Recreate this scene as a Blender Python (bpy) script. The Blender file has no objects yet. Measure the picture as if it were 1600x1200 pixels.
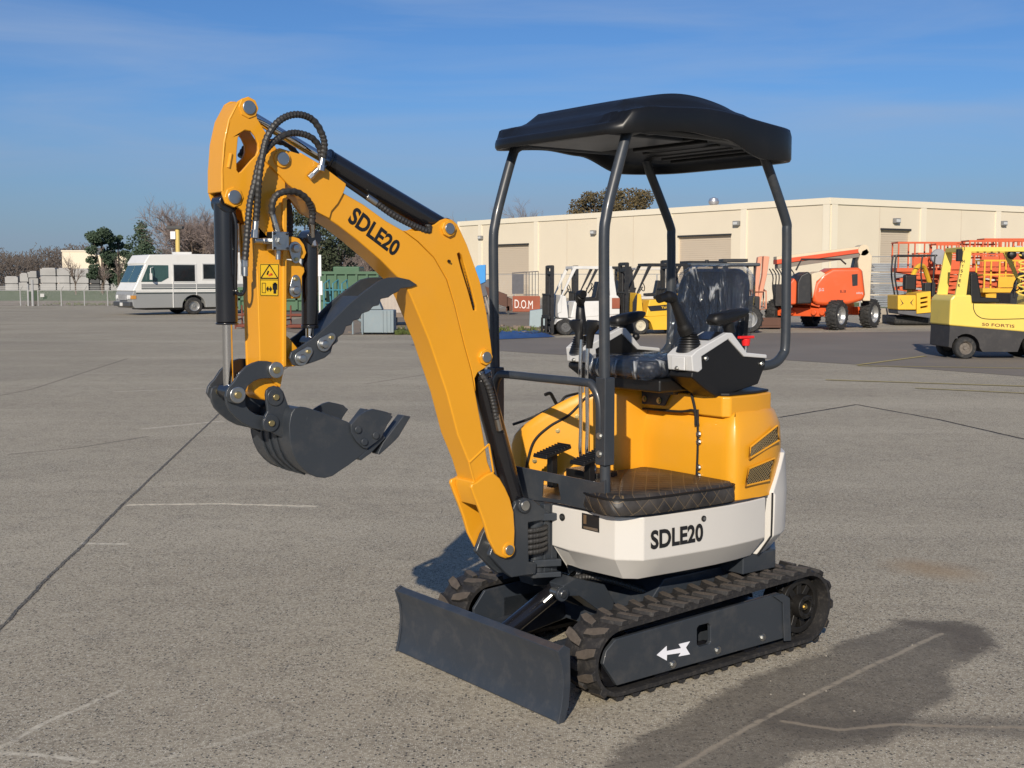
import bpy, math, random
from mathutils import Vector, Matrix
from mathutils.geometry import tessellate_polygon
R = math.radians; PI = math.pi
random.seed(7)
scn = bpy.context.scene
col = scn.collection

# ------------------------------------------------------------------ materials
MATS = {}
def mat(name, c, rough=.5, metal=0., var=.08, scale=6., bump=0., bscale=60., coat=0., dust=0., spec=.5):
    if name in MATS: return MATS[name]
    m = bpy.data.materials.new(name); m.use_nodes = True
    nt = m.node_tree; N = nt.nodes; Lk = nt.links
    b = N['Principled BSDF']
    tc = N.new('ShaderNodeTexCoord')
    n = N.new('ShaderNodeTexNoise'); n.inputs['Scale'].default_value = scale; n.inputs['Detail'].default_value = 6
    Lk.new(tc.outputs['Object'], n.inputs['Vector'])
    r = N.new('ShaderNodeMix'); r.data_type = 'RGBA'
    r.inputs[6].default_value = (*[x*(1-var) for x in c], 1); r.inputs[7].default_value = (*[min(1, x*(1+var)) for x in c], 1)
    Lk.new(n.outputs[0], r.inputs[0]); last = r.outputs[2]
    if dust:
        n2 = N.new('ShaderNodeTexNoise'); n2.inputs['Scale'].default_value = scale*2.3; n2.inputs['Detail'].default_value = 9; n2.inputs['Roughness'].default_value = .7
        Lk.new(tc.outputs['Object'], n2.inputs['Vector'])
        mr = N.new('ShaderNodeMapRange'); mr.inputs[1].default_value = .5; mr.inputs[2].default_value = .75; mr.inputs[4].default_value = dust
        Lk.new(n2.outputs[0], mr.inputs[0])
        x = N.new('ShaderNodeMix'); x.data_type = 'RGBA'; Lk.new(mr.outputs[0], x.inputs[0]); Lk.new(last, x.inputs[6]); x.inputs[7].default_value = (.30, .26, .21, 1)
        last = x.outputs[2]
    Lk.new(last, b.inputs['Base Color'])
    rr = N.new('ShaderNodeMapRange'); rr.inputs[3].default_value = max(0, rough-.07); rr.inputs[4].default_value = min(1, rough+.07)
    Lk.new(n.outputs[0], rr.inputs[0]); Lk.new(rr.outputs[0], b.inputs['Roughness'])
    b.inputs['Metallic'].default_value = metal
    b.inputs['Specular IOR Level'].default_value = spec
    if coat: b.inputs['Coat Weight'].default_value = coat; b.inputs['Coat Roughness'].default_value = .12
    if bump:
        n3 = N.new('ShaderNodeTexNoise'); n3.inputs['Scale'].default_value = bscale; n3.inputs['Detail'].default_value = 4
        Lk.new(tc.outputs['Object'], n3.inputs['Vector'])
        bp = N.new('ShaderNodeBump'); bp.inputs['Strength'].default_value = bump; bp.inputs['Distance'].default_value = .004
        Lk.new(n3.outputs[0], bp.inputs['Height']); Lk.new(bp.outputs[0], b.inputs['Normal'])
    MATS[name] = m
    return m

YEL = mat('yellow_paint', (.725, .325, .016), .38, var=.07, scale=3, bump=.12, bscale=24, coat=.3, spec=.4, dust=.035)
GRY = mat('slate_paint', (.031, .037, .045), .42, var=.10, scale=4, bump=.10, bscale=30, coat=.15, dust=.10)
GRD = mat('slate_paint_dusty', (.030, .037, .048), .40, var=.12, scale=5, bump=.10, bscale=30, dust=.11, coat=.15)
WHT = mat('pale_grey_paint', (.60, .575, .53), .42, var=.03, scale=3, coat=.2)
BLK = mat('black_plastic', (.007, .0065, .006), .48, var=.15, scale=20, bump=.06, bscale=220)
ROOFM = mat('black_moulded_plastic', (.0075, .008, .009), .36, var=.15, scale=4, bump=.04, bscale=9, spec=.35, dust=.012)
CYL = mat('black_gloss_paint', (.010, .010, .012), .22, var=.2, scale=8, coat=.5)
CHR = mat('chromed_rod', (.78, .78, .78), .10, metal=1., var=.03)
STL = mat('zinc_steel', (.50, .50, .48), .34, metal=1., var=.12, scale=40)
BRS = mat('zinc_brass', (.60, .47, .22), .35, metal=1., var=.1, scale=40)
HOSE = mat('hose_rubber', (.030, .029, .028), .5, var=.25, scale=90)
RUB = mat('track_rubber', (.016, .015, .015), .70, var=.25, scale=18, bump=.4, bscale=80, dust=.16)
RUBT = mat('dusty_tread_rubber', (.082, .066, .052), .85, var=.4, scale=22, bump=.5, bscale=90, dust=.2)
GRPL = mat('light_grey_plastic', (.56, .56, .55), .45, var=.04, scale=8, bump=.1, bscale=160)
DECAL = mat('black_decal', (.010, .010, .011), .45, var=.05)
WDECAL = mat('white_decal', (.80, .80, .84), .45, var=.03)
YDECAL = mat('warning_decal_yellow', (.80, .50, .02), .4, var=.03)
VINYL = mat('dark_seat_vinyl', (.016, .019, .028), .38, var=.2, scale=14, bump=.3, bscale=60)
REDP = mat('red_plastic', (.75, .02, .02), .35)
SEAM = mat('black_seam_rubber', (.008, .008, .008), .7)
MESHM = mat('dark_grille', (.03, .028, .024), .6, var=.3)

# ------------------------------------------------------------------ mesh builder
class MB:
    def __init__(s): s.v = []; s.f = []; s.mi = []; s.k = 0
    def add(s, vs, fs):
        o = len(s.v); s.v += [tuple(v) for v in vs]
        for f in fs: s.f.append([i+o for i in f]); s.mi.append(s.k)
        return s
    def box(s, c, d, rot=None):
        h = [x/2 for x in d]; M = rot if rot is not None else Matrix.Identity(3)
        if not isinstance(M, Matrix): M = Matrix.Rotation(rot, 3, 'Z')
        vs = [Vector(c) + M @ Vector((sx*h[0], sy*h[1], sz*h[2])) for sx in (-1, 1) for sy in (-1, 1) for sz in (-1, 1)]
        return s.add(vs, [(0,1,3,2), (4,6,7,5), (0,4,5,1), (2,3,7,6), (0,2,6,4), (1,5,7,3)])
    def bb(s, x0, x1, y0, y1, z0, z1): return s.box(((x0+x1)/2, (y0+y1)/2, (z0+z1)/2), (abs(x1-x0), abs(y1-y0), abs(z1-z0)))
    def prism(s, pts, axis, a, b, holes=()):
        """2-D outline (with optional holes) extruded along an axis from a to b"""
        loops = [list(pts)] + [list(h) for h in holes]
        flat = [p for l in loops for p in l]; n = len(flat)
        def P(p, t): return {'Y': (p[0], t, p[1]), 'X': (t, p[0], p[1]), 'Z': (p[0], p[1], t)}[axis]
        tris = tessellate_polygon([[Vector((p[0], p[1], 0)) for p in l] for l in loops]) if holes else [tuple(range(n))]
        vs = [P(p, a) for p in flat] + [P(p, b) for p in flat]
        fs = [tuple(t) for t in tris] + [tuple(i+n for i in reversed(t)) for t in tris]
        o = 0
        for l in loops:
            m = len(l)
            for i in range(m):
                j = (i+1) % m; fs.append((o+i, o+j, o+j+n, o+i+n))
            o += m
        return s.add(vs, fs)
    def tube(s, pts, r, seg=10, ribs=0, caps=True, closed=False):
        pts = [Vector(p) for p in pts]
        if ribs:                                        # hose wrapped in a spiral sleeve
            q = [pts[0]]
            for a, b in zip(pts, pts[1:]):
                k = max(1, int((b-a).length/(ribs*.25)))
                q += [a.lerp(b, (i+1)/k) for i in range(k)]
            pts = q
        n = len(pts); rings = []; up = None
        for i, p in enumerate(pts):
            if closed: t = (pts[(i+1) % n]-pts[i-1]).normalized()
            else: t = (pts[min(i+1, n-1)]-pts[max(i-1, 0)]).normalized()
            if up is None: up = Vector((0, 0, 1)) if abs(t.z) < .9 else Vector((1, 0, 0))
            u = (up - t*up.dot(t)).normalized(); up = u; w = t.cross(u)
            rr = r[i] if isinstance(r, (list, tuple)) else r
            rg = []
            for k in range(seg):
                a = 2*PI*k/seg
                q = rr*(1+.11*math.sin(i*PI/2+a)) if ribs else rr
                rg.append(p + (u*math.cos(a)+w*math.sin(a))*q)
            rings.append(rg)
        vs = [v for g in rings for v in g]; fs = []
        for i in range(n if closed else n-1):
            a0 = i*seg; b0 = ((i+1) % n)*seg
            for k in range(seg):
                k2 = (k+1) % seg; fs.append((a0+k, a0+k2, b0+k2, b0+k))
        if caps and not closed: fs += [tuple(range(seg))[::-1], tuple(range((n-1)*seg, n*seg))]
        return s.add(vs, fs)
    def cyl(s, p0, p1, r, r1=None, seg=20):
        p0 = Vector(p0); p1 = Vector(p1); r1 = r if r1 is None else r1
        t = (p1-p0).normalized(); u = t.orthogonal().normalized(); w = t.cross(u)
        vs = [p+(u*math.cos(2*PI*k/seg)+w*math.sin(2*PI*k/seg))*q for p, q in ((p0, r), (p1, r1)) for k in range(seg)]
        fs = [(k, (k+1) % seg, seg+(k+1) % seg, seg+k) for k in range(seg)] + [tuple(range(seg))[::-1], tuple(range(seg, 2*seg))]
        return s.add(vs, fs)
    def lathe(s, prof, c, axis='Y', seg=32):
        """prof: (radius, offset along axis)"""
        vs = []; c = Vector(c); n = len(prof)
        for k in range(seg):
            a = 2*PI*k/seg; ca, sa = math.cos(a), math.sin(a)
            for r, h in prof:
                d = {'Y': (r*ca, h, r*sa), 'X': (h, r*ca, r*sa), 'Z': (r*ca, r*sa, h)}[axis]
                vs.append(c+Vector(d))
        fs = []
        for k in range(seg):
            k2 = (k+1) % seg
            for i in range(n-1): fs.append((k*n+i, k2*n+i, k2*n+i+1, k*n+i+1))
        if prof[0][0] > .025 and prof[-1][0] > .025:                     # open in the middle: close the ring on the inside
            for k in range(seg): k2 = (k+1) % seg; fs.append((k*n+n-1, k2*n+n-1, k2*n, k*n))
        else: fs.append(tuple(k*n for k in range(seg))[::-1]); fs.append(tuple(k*n+n-1 for k in range(seg)))
        return s.add(vs, fs)
    def loft(s, rings, cap=True):
        n = len(rings[0]); vs = [p for g in rings for p in g]; fs = []
        for i in range(len(rings)-1):
            for k in range(n):
                k2 = (k+1) % n; fs.append((i*n+k, i*n+k2, (i+1)*n+k2, (i+1)*n+k))
        if cap: fs += [tuple(range(n))[::-1], tuple(range((len(rings)-1)*n, len(rings)*n))]
        return s.add(vs, fs)
    def ball(s, c, r, sc=(1, 1, 1), seg=14):
        n = seg//2; prof = [(max(1e-4, r*math.sin(PI*i/n)), -r*math.cos(PI*i/n)) for i in range(n+1)]
        t = MB(); t.lathe(prof, (0, 0, 0), 'Z', seg)
        return s.add([(c[0]+v[0]*sc[0], c[1]+v[1]*sc[1], c[2]+v[2]*sc[2]) for v in t.v], t.f)
    def xf(s, M): s.v = [tuple(M @ Vector(v)) for v in s.v]; return s
    def build(s, name, m, parent=None, bevel=0., smooth=32, seg=2, label=None):
        me = bpy.data.meshes.new(name); me.from_pydata(s.v, [], s.f)
        ms = m if isinstance(m, (list, tuple)) else [m]
        for x in ms: me.materials.append(x)
        if len(ms) > 1: me.polygons.foreach_set('material_index', s.mi)
        import bmesh
        bm = bmesh.new(); bm.from_mesh(me); bmesh.ops.recalc_face_normals(bm, faces=bm.faces[:]); bm.to_mesh(me); bm.free()
        if smooth:
            me.polygons.foreach_set('use_smooth', [True]*len(me.polygons)); me.set_sharp_from_angle(angle=R(smooth))
        me.update()
        o = bpy.data.objects.new(name, me); col.objects.link(o)
        if parent: o.parent = parent
        if bevel:
            b = o.modifiers.new('bevel', 'BEVEL'); b.width = bevel; b.segments = seg; b.limit_method = 'ANGLE'; b.angle_limit = R(35); b.harden_normals = True
        if label: o['label'] = label
        return o

def empty(name, loc=(0, 0, 0), rz=0.):
    o = bpy.data.objects.new(name, None); o.empty_display_size = .2; col.objects.link(o)
    o.location = loc; o.rotation_euler = (0, 0, rz); return o
def tag(o, label, cat, group=None, kind=None):
    if label: o['label'] = label
    if cat: o['category'] = cat
    if group: o['group'] = group
    if kind: o['kind'] = kind
    return o
def copy_tree(o, parent=None):
    c = o.copy(); col.objects.link(c)
    if parent: c.parent = parent
    for ch in list(o.children): copy_tree(ch, c)
    return c
def spline(pts, n=8):
    P = [Vector(p) for p in pts]; out = []
    for i in range(len(P)-1):
        a = P[max(i-1, 0)]; b = P[i]; c = P[i+1]; d = P[min(i+2, len(P)-1)]
        for k in range(n):
            t = k/n
            out.append(.5*((2*b)+(c-a)*t+(2*a-5*b+4*c-d)*t*t+(3*b-a-3*c+d)*t**3))
    out.append(P[-1]); return out
def smooth2(pts, n=4):
    P = pts+[pts[0]]; P = [(p[0], p[1], 0) for p in P]
    return [(v.x, v.y) for v in spline(P, n)[:-1]]
def text_mesh(txt, bold=.0):
    cu = bpy.data.curves.new('lettering', 'FONT'); cu.body = txt; cu.offset = bold; cu.resolution_u = 4
    o = bpy.data.objects.new('lettering', cu); col.objects.link(o)
    bpy.context.view_layer.update()
    me = bpy.data.meshes.new_from_object(o.evaluated_get(bpy.context.evaluated_depsgraph_get()))
    vs = [tuple(v.co) for v in me.vertices]; fs = [tuple(p.vertices) for p in me.polygons]
    bpy.data.objects.remove(o); bpy.data.curves.remove(cu); bpy.data.meshes.remove(me)
    x0 = min(v[0] for v in vs); x1 = max(v[0] for v in vs); y0 = min(v[1] for v in vs); y1 = max(v[1] for v in vs)
    return [((v[0]-x0)/(x1-x0), (v[1]-y0)/(y1-y0)) for v in vs], fs
def text_quad(txt, q, bold=.0, mb=None):
    """letters laid on the flat or bent patch with corners bottom-left, bottom-right, top-right, top-left (or a longer list of column pairs)"""
    uv, fs = text_mesh(txt, bold); mb = mb or MB()
    q = [Vector(p) for p in q]
    vs = []
    for u, v in uv: vs.append(q[0].lerp(q[1], u).lerp(q[3].lerp(q[2], u), v))
    return mb.add(vs, fs)

# ------------------------------------------------------------------ mini excavator (local axes: x forward, y to its left, z up)
EX = empty('mini_excavator', (0.621, 5.2799, 0.0), R(217.9))
tag(EX, 'yellow mini excavator with black canopy standing alone in the foreground on rubber tracks', 'mini excavator')
def P3(l, y): return [(p[0], y, p[1]) for p in l]

def pin(y0, y1, x, z, r=.022, m=None, flange=.034, parent=None, fm=None, name='pin'):
    o = MB().cyl((x, y0, z), (x, y1, z), r, seg=24).build(name, m or STL, parent, bevel=.002)
    if flange:
        s = 1 if y1 > y0 else -1
        f = MB(); f.cyl((x, y1-s*.022, z), (x, y1-s*.006, z), flange, seg=8 if flange > .03 else 24); f.build('boss', fm or YEL, o, bevel=.003)
    return o
def bolt(p, n, r=.008, m=None, parent=None):
    p = Vector(p); n = Vector(n).normalized()
    b = MB(); b.cyl(p, p+n*.003, r*1.5, seg=16); b.cyl(p+n*.003, p+n*.010, r, seg=6)
    return b.build('bolt', m or STL, parent)

# ---- tracks
def track(sy):
    y0, y1 = sy*.325, sy*.51
    ym = (y0+y1)/2
    cf, cr, zf, zc, r, r2 = .655, -.452, .156, .176, .132, .152
    path = []
    n = 400
    pts = []
    for i in range(41): a = PI/2-PI*i/40; pts.append((cf+r*math.cos(a), zf+r*math.sin(a)))
    for i in range(41): a = -PI/2-PI*i/40; pts.append((cr+r2*math.cos(a), zc+r2*math.sin(a)))
    L = [0]
    for i in range(len(pts)): a = pts[i]; b = pts[(i+1) % len(pts)]; L.append(L[-1]+math.hypot(a[0]-b[0], a[1]-b[1]))
    tot = L[-1]
    def at(s):
        s %= tot
        for i in range(len(pts)):
            if L[i+1] >= s:
                a = Vector(pts[i]); b = Vector(pts[(i+1) % len(pts)]); t = (s-L[i])/max(1e-9, L[i+1]-L[i])
                d = (b-a).normalized(); return a.lerp(b, t), d, Vector((-d.y, d.x))
    tr = MB()
    N = 160
    rings = []
    prof = [(y0, -.012), (y0, .004), (y0+sy*.02, .010), (y1-sy*.02, .010), (y1, .004), (y1, -.012)]
    for i in range(N):
        p, d, nn = at(i*tot/N)
        for yy, h in prof: rings.append((p.x+nn.x*h, yy, p.y+nn.y*h))
    m = len(prof); fs = []
    for i in range(N):
        for k in range(m):
            k2 = (k+1) % m; j = (i+1) % N; fs.append((i*m+k, i*m+k2, j*m+k2, j*m+k))
    tr.add(rings, fs)
    o = tr.build('rubber_track', RUB, EX, smooth=40)
    lg = MB(); NP = 37; pitch = tot/NP
    rnd = random.Random(3)
    for i in range(NP):
        for side, off in ((0, 0.), (1, .5)):
            ya, yb = (y1+sy*.002, ym-sy*.004) if side == 0 else (y0-sy*.002, ym+sy*.004)
            s0 = (i+off)*pitch
            skew = .014
            rows = []
            for (yy, ds, wd) in ((ya, -skew, .013), (ya*.55+yb*.45, 0, .018), (yb, skew, .011)):
                q = []
                for (e, h) in ((-wd-.007, .006), (-wd, .0235), (wd, .0235), (wd+.007, .006)):
                    p, d, nn = at(s0+ds+e); h2 = h*(1 if h < .01 else rnd.uniform(.93, 1.03))
                    q.append((p.x+nn.x*h2, yy, p.y+nn.y*h2))
                rows.append(q)
            vs = [v for q in rows for v in q]
            sid = []; top = []
            for a in (0, 4):
                top.append((a+1, a+2, a+6, a+5)); sid += [(a, a+1, a+5, a+4), (a+2, a+3, a+7, a+6)]
            sid += [(0, 1, 2, 3), (8, 9, 10, 11)]
            b0 = len(lg.v); lg.v += vs
            for f in top: lg.f.append([x+b0 for x in f]); lg.mi.append(1)
            for f in sid: lg.f.append([x+b0 for x in f]); lg.mi.append(0)
    lg.build('tread_lugs', [RUB, RUBT], o, bevel=.0035, smooth=30)
    # inner drive lugs and edge teeth of the belt
    dl = MB()
    for i in range(NP):
        p, d, nn = at(i*pitch)
        a = math.atan2(d.y, d.x)
        dl.box((p.x-nn.x*.025, ym, p.y-nn.y*.025), (.03, .05, .028), Matrix.Rotation(-a, 3, 'Y'))
    dl.build('drive_lugs', RUB, o, bevel=.004)
    # sprocket with spokes
    sp = MB()
    sp.lathe([(.096, -.02), (.122, -.02), (.122, .02), (.096, .02)], (cr, ym+sy*.03, zc), 'Y', 40)
    sp.lathe([(.030, -.045), (.052, -.045), (.052, .045), (.030, .045)], (cr, ym+sy*.04, zc), 'Y', 24)
    for k in range(9):
        a = 2*PI*k/9+.2
        sp.box((cr+.075*math.cos(a), ym+sy*.030, zc+.075*math.sin(a)), (.065, .024, .030), Matrix.Rotation(-a, 3, 'Y'))
    for k in range(18):
        a = 2*PI*k/18
        sp.box((cr+.126*math.cos(a), ym+sy*.02, zc+.126*math.sin(a)), (.024, .035, .020), Matrix.Rotation(-a, 3, 'Y'))
    sp.cyl((cr, ym-sy*.085, zc), (cr, ym+sy*.005, zc), .098, seg=36)
    so = sp.build('sprocket', mat('greasy_black', (.012, .011, .010), .45, var=.4, scale=30, bump=.3, bscale=60), EX, bevel=.003)
    MB().cyl((cr, ym+sy*.07, zc), (cr, y1-sy*.02, zc), .018, seg=20).build('hub', BLK, so, bevel=.003)
    for k in range(6):
        a = 2*PI*k/6; bolt((cr+.041*math.cos(a), ym+sy*.085, zc+.041*math.sin(a)), (0, sy, 0), .005, BLK, so)
    bolt((cr, y1-sy*.02, zc), (0, sy, 0), .009, BRS, so)
    idl = MB(); idl.lathe([(.03, -.04), (.095, -.03), (.108, -.045), (.110, .045), (.095, .03), (.03, .04)], (cf, ym, zf), 'Y', 36)
    idl.build('idler_wheel', CYL, EX)
    for xx in (.40, .15, -.12):
        MB().lathe([(.02, -.055), (.050, -.055), (.055, -.03), (.045, -.025), (.045, .025), (.055, .03), (.050, .055), (.02, .055)], (xx, ym, .074), 'Y', 24).build('track_roller', CYL, EX)
    # side frame plate
    outer = [(0.675,0.242),(-0.266,0.268),(-0.304,0.253),(-0.326,0.221),(-0.331,0.063),(0.667,0.059),(0.74,0.158),(0.724,0.205)]
    hole = [(0.22,0.213),(0.164,0.213),(0.153,0.201),(0.152,0.134),(0.163,0.125),(0.215,0.125),(0.23,0.138),(0.231,0.204)]
    pl = MB()
    if sy > 0: pl.prism(outer, 'Y', .478, .498, [hole])
    else: pl.prism(outer, 'Y', -.478, -.498)
    pl.bb(-.25, .60, sy*.30, sy*.40, .10, .225)
    po = pl.build('track_frame', GRY, EX, bevel=.004)
    if sy > 0:
        rim = MB(); T = outer[1]
        rim.prism([(-0.221,0.264),(-0.283,0.265),(-0.334,0.237),(-0.349,0.046),(-0.302,0.052),(-0.288,0.222)], 'Y', .50, .506)
        rim.build('end_rim', GRY, po, bevel=.003)
    for q in [(0.368,0.5,0.084),(0.109,0.5,0.091),(-0.168,0.5,0.093)]: bolt((q[0], sy*.498, q[2]), (0, sy, 0), .011, STL, po)
    if sy < 0:
        inn = MB(); inn.prism([(.76, .08), (.76, .20), (.70, .27), (.30, .29), (.15, .28), (.15, .10)], 'Y', -.315, -.300); inn.prism([(.42, .28), (.35, .36), (.2, .37), (.12, .30)], 'Y', -.322, -.295)
        inn.build('inner_plate', GRD, po, bevel=.004)
    return po
pf = track(1); track(-1)
ar = MB(); ar.prism([(0.459,0.139),(0.405,0.165),(0.405,0.145),(0.324,0.141),(0.338,0.16),(0.274,0.159),(0.297,0.138),(0.273,0.106),(0.337,0.11),(0.324,0.122),(0.403,0.129),(0.404,0.106)], 'Y', .4985, .500)
ar.build('arrow_marking', WDECAL, pf, smooth=0)

# ---- undercarriage centre
uc = MB()
uc.prism([(.36, .20), (.20, .36), (-.28, .36), (-.36, .20), (-.36, .12), (.36, .12)], 'Y', -.28, .28)
uc.build('car_body', GRD, EX, bevel=.006)
MB().cyl((0, 0, .34), (0, 0, .42), .27, seg=48).build('slewing_ring', BLK, EX, bevel=.004)
hb = MB()
hb.prism([(0.643,0.372),(0.575,0.393),(0.416,0.342),(0.362,0.262),(0.372,0.198),(0.451,0.239),(0.557,0.316),(0.625,0.327)], 'Y', .06, .15)
hb.prism([(0.643,0.372),(0.575,0.393),(0.416,0.342),(0.362,0.262),(0.372,0.198),(0.451,0.239),(0.557,0.316),(0.625,0.327)], 'Y', -.15, -.06)
hb.build('blade_cylinder_bracket', GRY, EX, bevel=.004)
pn = (0.658,0.16,0.344)
pin(.10, .175, pn[0], pn[2], .016, STL, .030, EX, GRY)
# blade and its arms
bp = [(1.000, .268), (.972, .283), (.950, .270), (.950, .21), (.950, .14), (.958, .075), (.980, .012), (.992, .0),
      (.998, .005), (.984, .045), (.975, .09), (.972, .15), (.976, .205), (.988, .240)]
bl = MB(); bl.prism([(p[0]+.0, p[1]) for p in bp], 'Y', -.535, .535)
blo = bl.build('dozer_blade', GRD, EX, bevel=.003, smooth=50)
ep = [(1.004, .270), (.974, .287), (.946, .270), (.943, .14), (.950, .06), (.972, 0), (1.002, 0), (.989, .05), (.980, .10), (.977, .15), (.981, .20), (.993, .24)]
for s in (-1, 1): MB().prism(ep, 'Y', s*.535, s*.547).build('end_plate', GRD, blo, bevel=.002, smooth=50)
for s in (-1, 1):
    a = MB(); a.prism([(.24, .13), (.24, .20), (.55, .17), (.95, .15), (.95, .06), (.55, .09)], 'Y', s*.17, s*.235)
    a.build('blade_arm', GRD, blo, bevel=.006)
a = MB(); a.prism([(.94, .05), (.94, .20), (.80, .17), (.80, .08)], 'Y', -.10, -.04); a.prism([(.94, .05), (.94, .20), (.80, .17), (.80, .08)], 'Y', .04, .10); a.bb(.885, .94, -.26, .26, .06, .12); a.build('rear_gusset', GRD, blo, bevel=.004)
bc = empty('blade_cylinder'); bc.parent = EX
c0 = Vector((.42, 0, .375)); c1 = Vector((.87, 0, .16))
MB().cyl(c0.lerp(c1, .28), c1, .036, seg=24).build('barrel', CYL, bc, bevel=.003)
MB().cyl(c0, c0.lerp(c1, .3), .017, seg=20).build('rod', CHR, bc)
MB().cyl(c0.lerp(c1, .27), c0.lerp(c1, .33), .041, seg=24).build('gland', CYL, bc, bevel=.003)
MB().cyl(c0+Vector((0, -.045, 0)), c0+Vector((0, .045, 0)), .034, seg=24).build('rod_eye', GRY, bc, bevel=.003)
MB().tube(spline([(.60, .045, .32), (.55, .075, .36), (.47, .10, .375), (.36, .16, .345), (.25, .22, .30)], 8), .012, ribs=.012).build('hose', HOSE, bc)
MB().cyl((.645, .03, .28), (.59, .055, .33), .011, seg=10).build('hose_fitting', STL, bc)

# ---- house deck and side panels
FPN = [(0.622, 0), (0.62, 0.05), (0.615, 0.15), (0.586, 0.392), (0.506, 0.47), (0.4, 0.483), (0.3, 0.491), (0.18, 0.498), (0.054, 0.501), (-0.08, 0.493), (-0.2, 0.475), (-0.32, 0.445), (-0.38, 0.415), (-0.42, 0.385), (-0.47, 0.33), (-0.5, 0.28), (-0.535, 0.2), (-0.55, 0.12), (-0.56, 0)]
FYN = [(0, -0.1), (0, 0.4), (-0.01, 0.445), (-0.05, 0.47), (-0.2, 0.465), (-0.32, 0.435), (-0.41, 0.375), (-0.49, 0.27), (-0.54, 0.12), (-0.55, 0)]
def ringof(F, z, inset=0., full=True):
    P = list(F) + [(x, -y) for x, y in reversed(F) if abs(y) > 1e-6]
    out = []
    n = len(P); mcx = (min(p[0] for p in P)+max(p[0] for p in P))/2
    for i, p in enumerate(P):
        a = Vector(P[i-1]); b = Vector(P[(i+1) % n]); t = (b-a).normalized(); nn = Vector((-t.y, t.x)) if Vector((-t.y, t.x)).dot(Vector((p[0]-mcx, p[1]))) < 0 else Vector((t.y, -t.x))
        out.append((p[0]+nn.x*inset, p[1]+nn.y*inset, z))
    return out
FS = list(FPN)
def shell(name, F, z0, zc, z1, m, xf, parent, t=.012):
    """skirt of panels following the deck outline: chamfered underneath; xf filters the vertices by x"""
    F = [p for p in F if xf(p[0], p[1])]
    mb = MB(); rows = []
    n = len(F)
    nr = []
    for i, p in enumerate(F):
        a = Vector(F[max(0, i-1)]); b = Vector(F[min(n-1, i+1)]); d = (b-a).normalized(); nn = Vector((-d.y, d.x))
        if nn.dot(Vector(p)) > 0: nn = -nn
        nr.append(nn)
    for i, p in enumerate(F):
        q = nr[i]
        cz = min(.07, max(0, .15-abs(p[1]))*.7) if p[0] > .5 else 0
        z0_ = z0+cz*.9; zc_ = max(zc, z0_+.03)
        rows.append([(p[0]+q.x*.07, p[1]+q.y*.07, z0_), (p[0], p[1], zc_), (p[0], p[1], z1), (p[0]+q.x*t, p[1]+q.y*t, z1), (p[0]+q.x*t, p[1]+q.y*t, zc), (p[0]+q.x*(.07+t), p[1]+q.y*(.07+t), z0)])
    vs = [v for r in rows for v in r]; fs = []
    for i in range(n-1):
        for k in range(6):
            k2 = (k+1) % 6; fs.append((i*6+k, i*6+k2, (i+1)*6+k2, (i+1)*6+k))
    fs += [tuple(range(6)), tuple(range((n-1)*6, n*6))]
    mb.add(vs, fs); return mb.build(name, m, parent, bevel=.007, smooth=30)
rb_ = MB(); rb_.prism([(-.50, .08), (-.50, .28), (-.36, .40), (-.15, .40), (-.15, .08)], 'Z', .345, .428); rb_.build('rear_frame', GRY, EX, bevel=.006)
deck = MB(); deck.loft([ringof(FS, .44, .07), ringof(FS, .52, .03), ringof(FS, .672, .016)]); deck.build('revolving_frame', GRY, EX, bevel=.004)
dp = MB(); dp.loft([ringof(FS, .676, .012), ringof(FS, .692, .012)]); dk = dp.build('floor_plate', GRD, EX, bevel=.003)
sp_ = shell('side_panel', FS, .425, .515, .685, WHT, lambda x, y: y > .049 and x > -.235, EX)
sq = [(0.476,0.478,0.555),(0.206,0.501,0.558),(0.207,0.5,0.631),(0.477,0.478,0.631)]
uv, tf = text_mesh('SDLE20', .035); sqv = [Vector(p) for p in sq]; tm = MB(); tv = []
def side_y(x):
    for (xa, ya), (xb, yb) in zip(FS, FS[1:]):
        if ya > .3 and xb <= x <= xa: return ya+(yb-ya)*(x-xa)/(xb-xa)
    return .5
for u, v in uv:
    p = sqv[0].lerp(sqv[1], u).lerp(sqv[3].lerp(sqv[2], u), v); tv.append((p.x, side_y(p.x)+.0035, p.z))
tm.add(tv, tf).build('lettering', DECAL, sp_, smooth=0)
sh = [(x, -y) for x, y in FS]
shell('side_panel', sh, .43, .512, .685, WHT, lambda x, y: y < -.24 and x > -.235, EX)
# tail counterweight
cw = MB(); Fw = [(-.246, .4665)]+[p for p in FS if p[0] <= -.25]; Fw = Fw + [(x, -y) for x, y in reversed(Fw) if abs(y) > 1e-6]
rows = []
for x, y in Fw:
    k = min(1, max(0, (-.245-x)/.12)); zt = .700+.155*k; r = math.hypot(x, y); ux, uy = x/r, y/r; g = .012
    rows.append([(x-ux*.06, y-uy*.06, .425), (x+ux*g, y+uy*g, .512), (x+ux*(g+.004), y+uy*(g+.004), .69), (x+ux*(g-.006), y+uy*(g-.006), zt), (x-ux*.05, y-uy*.05, zt), (x-ux*.10, y-uy*.10, .43)])
vs = [v for r in rows for v in r]; fs = [tuple(range(6)), tuple(range((len(rows)-1)*6, len(rows)*6))]
for i in range(len(rows)-1):
    for k in range(6): k2 = (k+1) % 6; fs.append((i*6+k, i*6+k2, (i+1)*6+k2, (i+1)*6+k))
cw.add(vs, fs); cw.build('counterweight', WHT, EX, bevel=.006, smooth=40)
MB().tube([(-.243, .4745, .700), (-.240, .4765, .60), (-.237, .4775, .517), (-.225, .418, .428)], .0042, 8).build('panel_gap', SEAM, EX)
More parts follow.
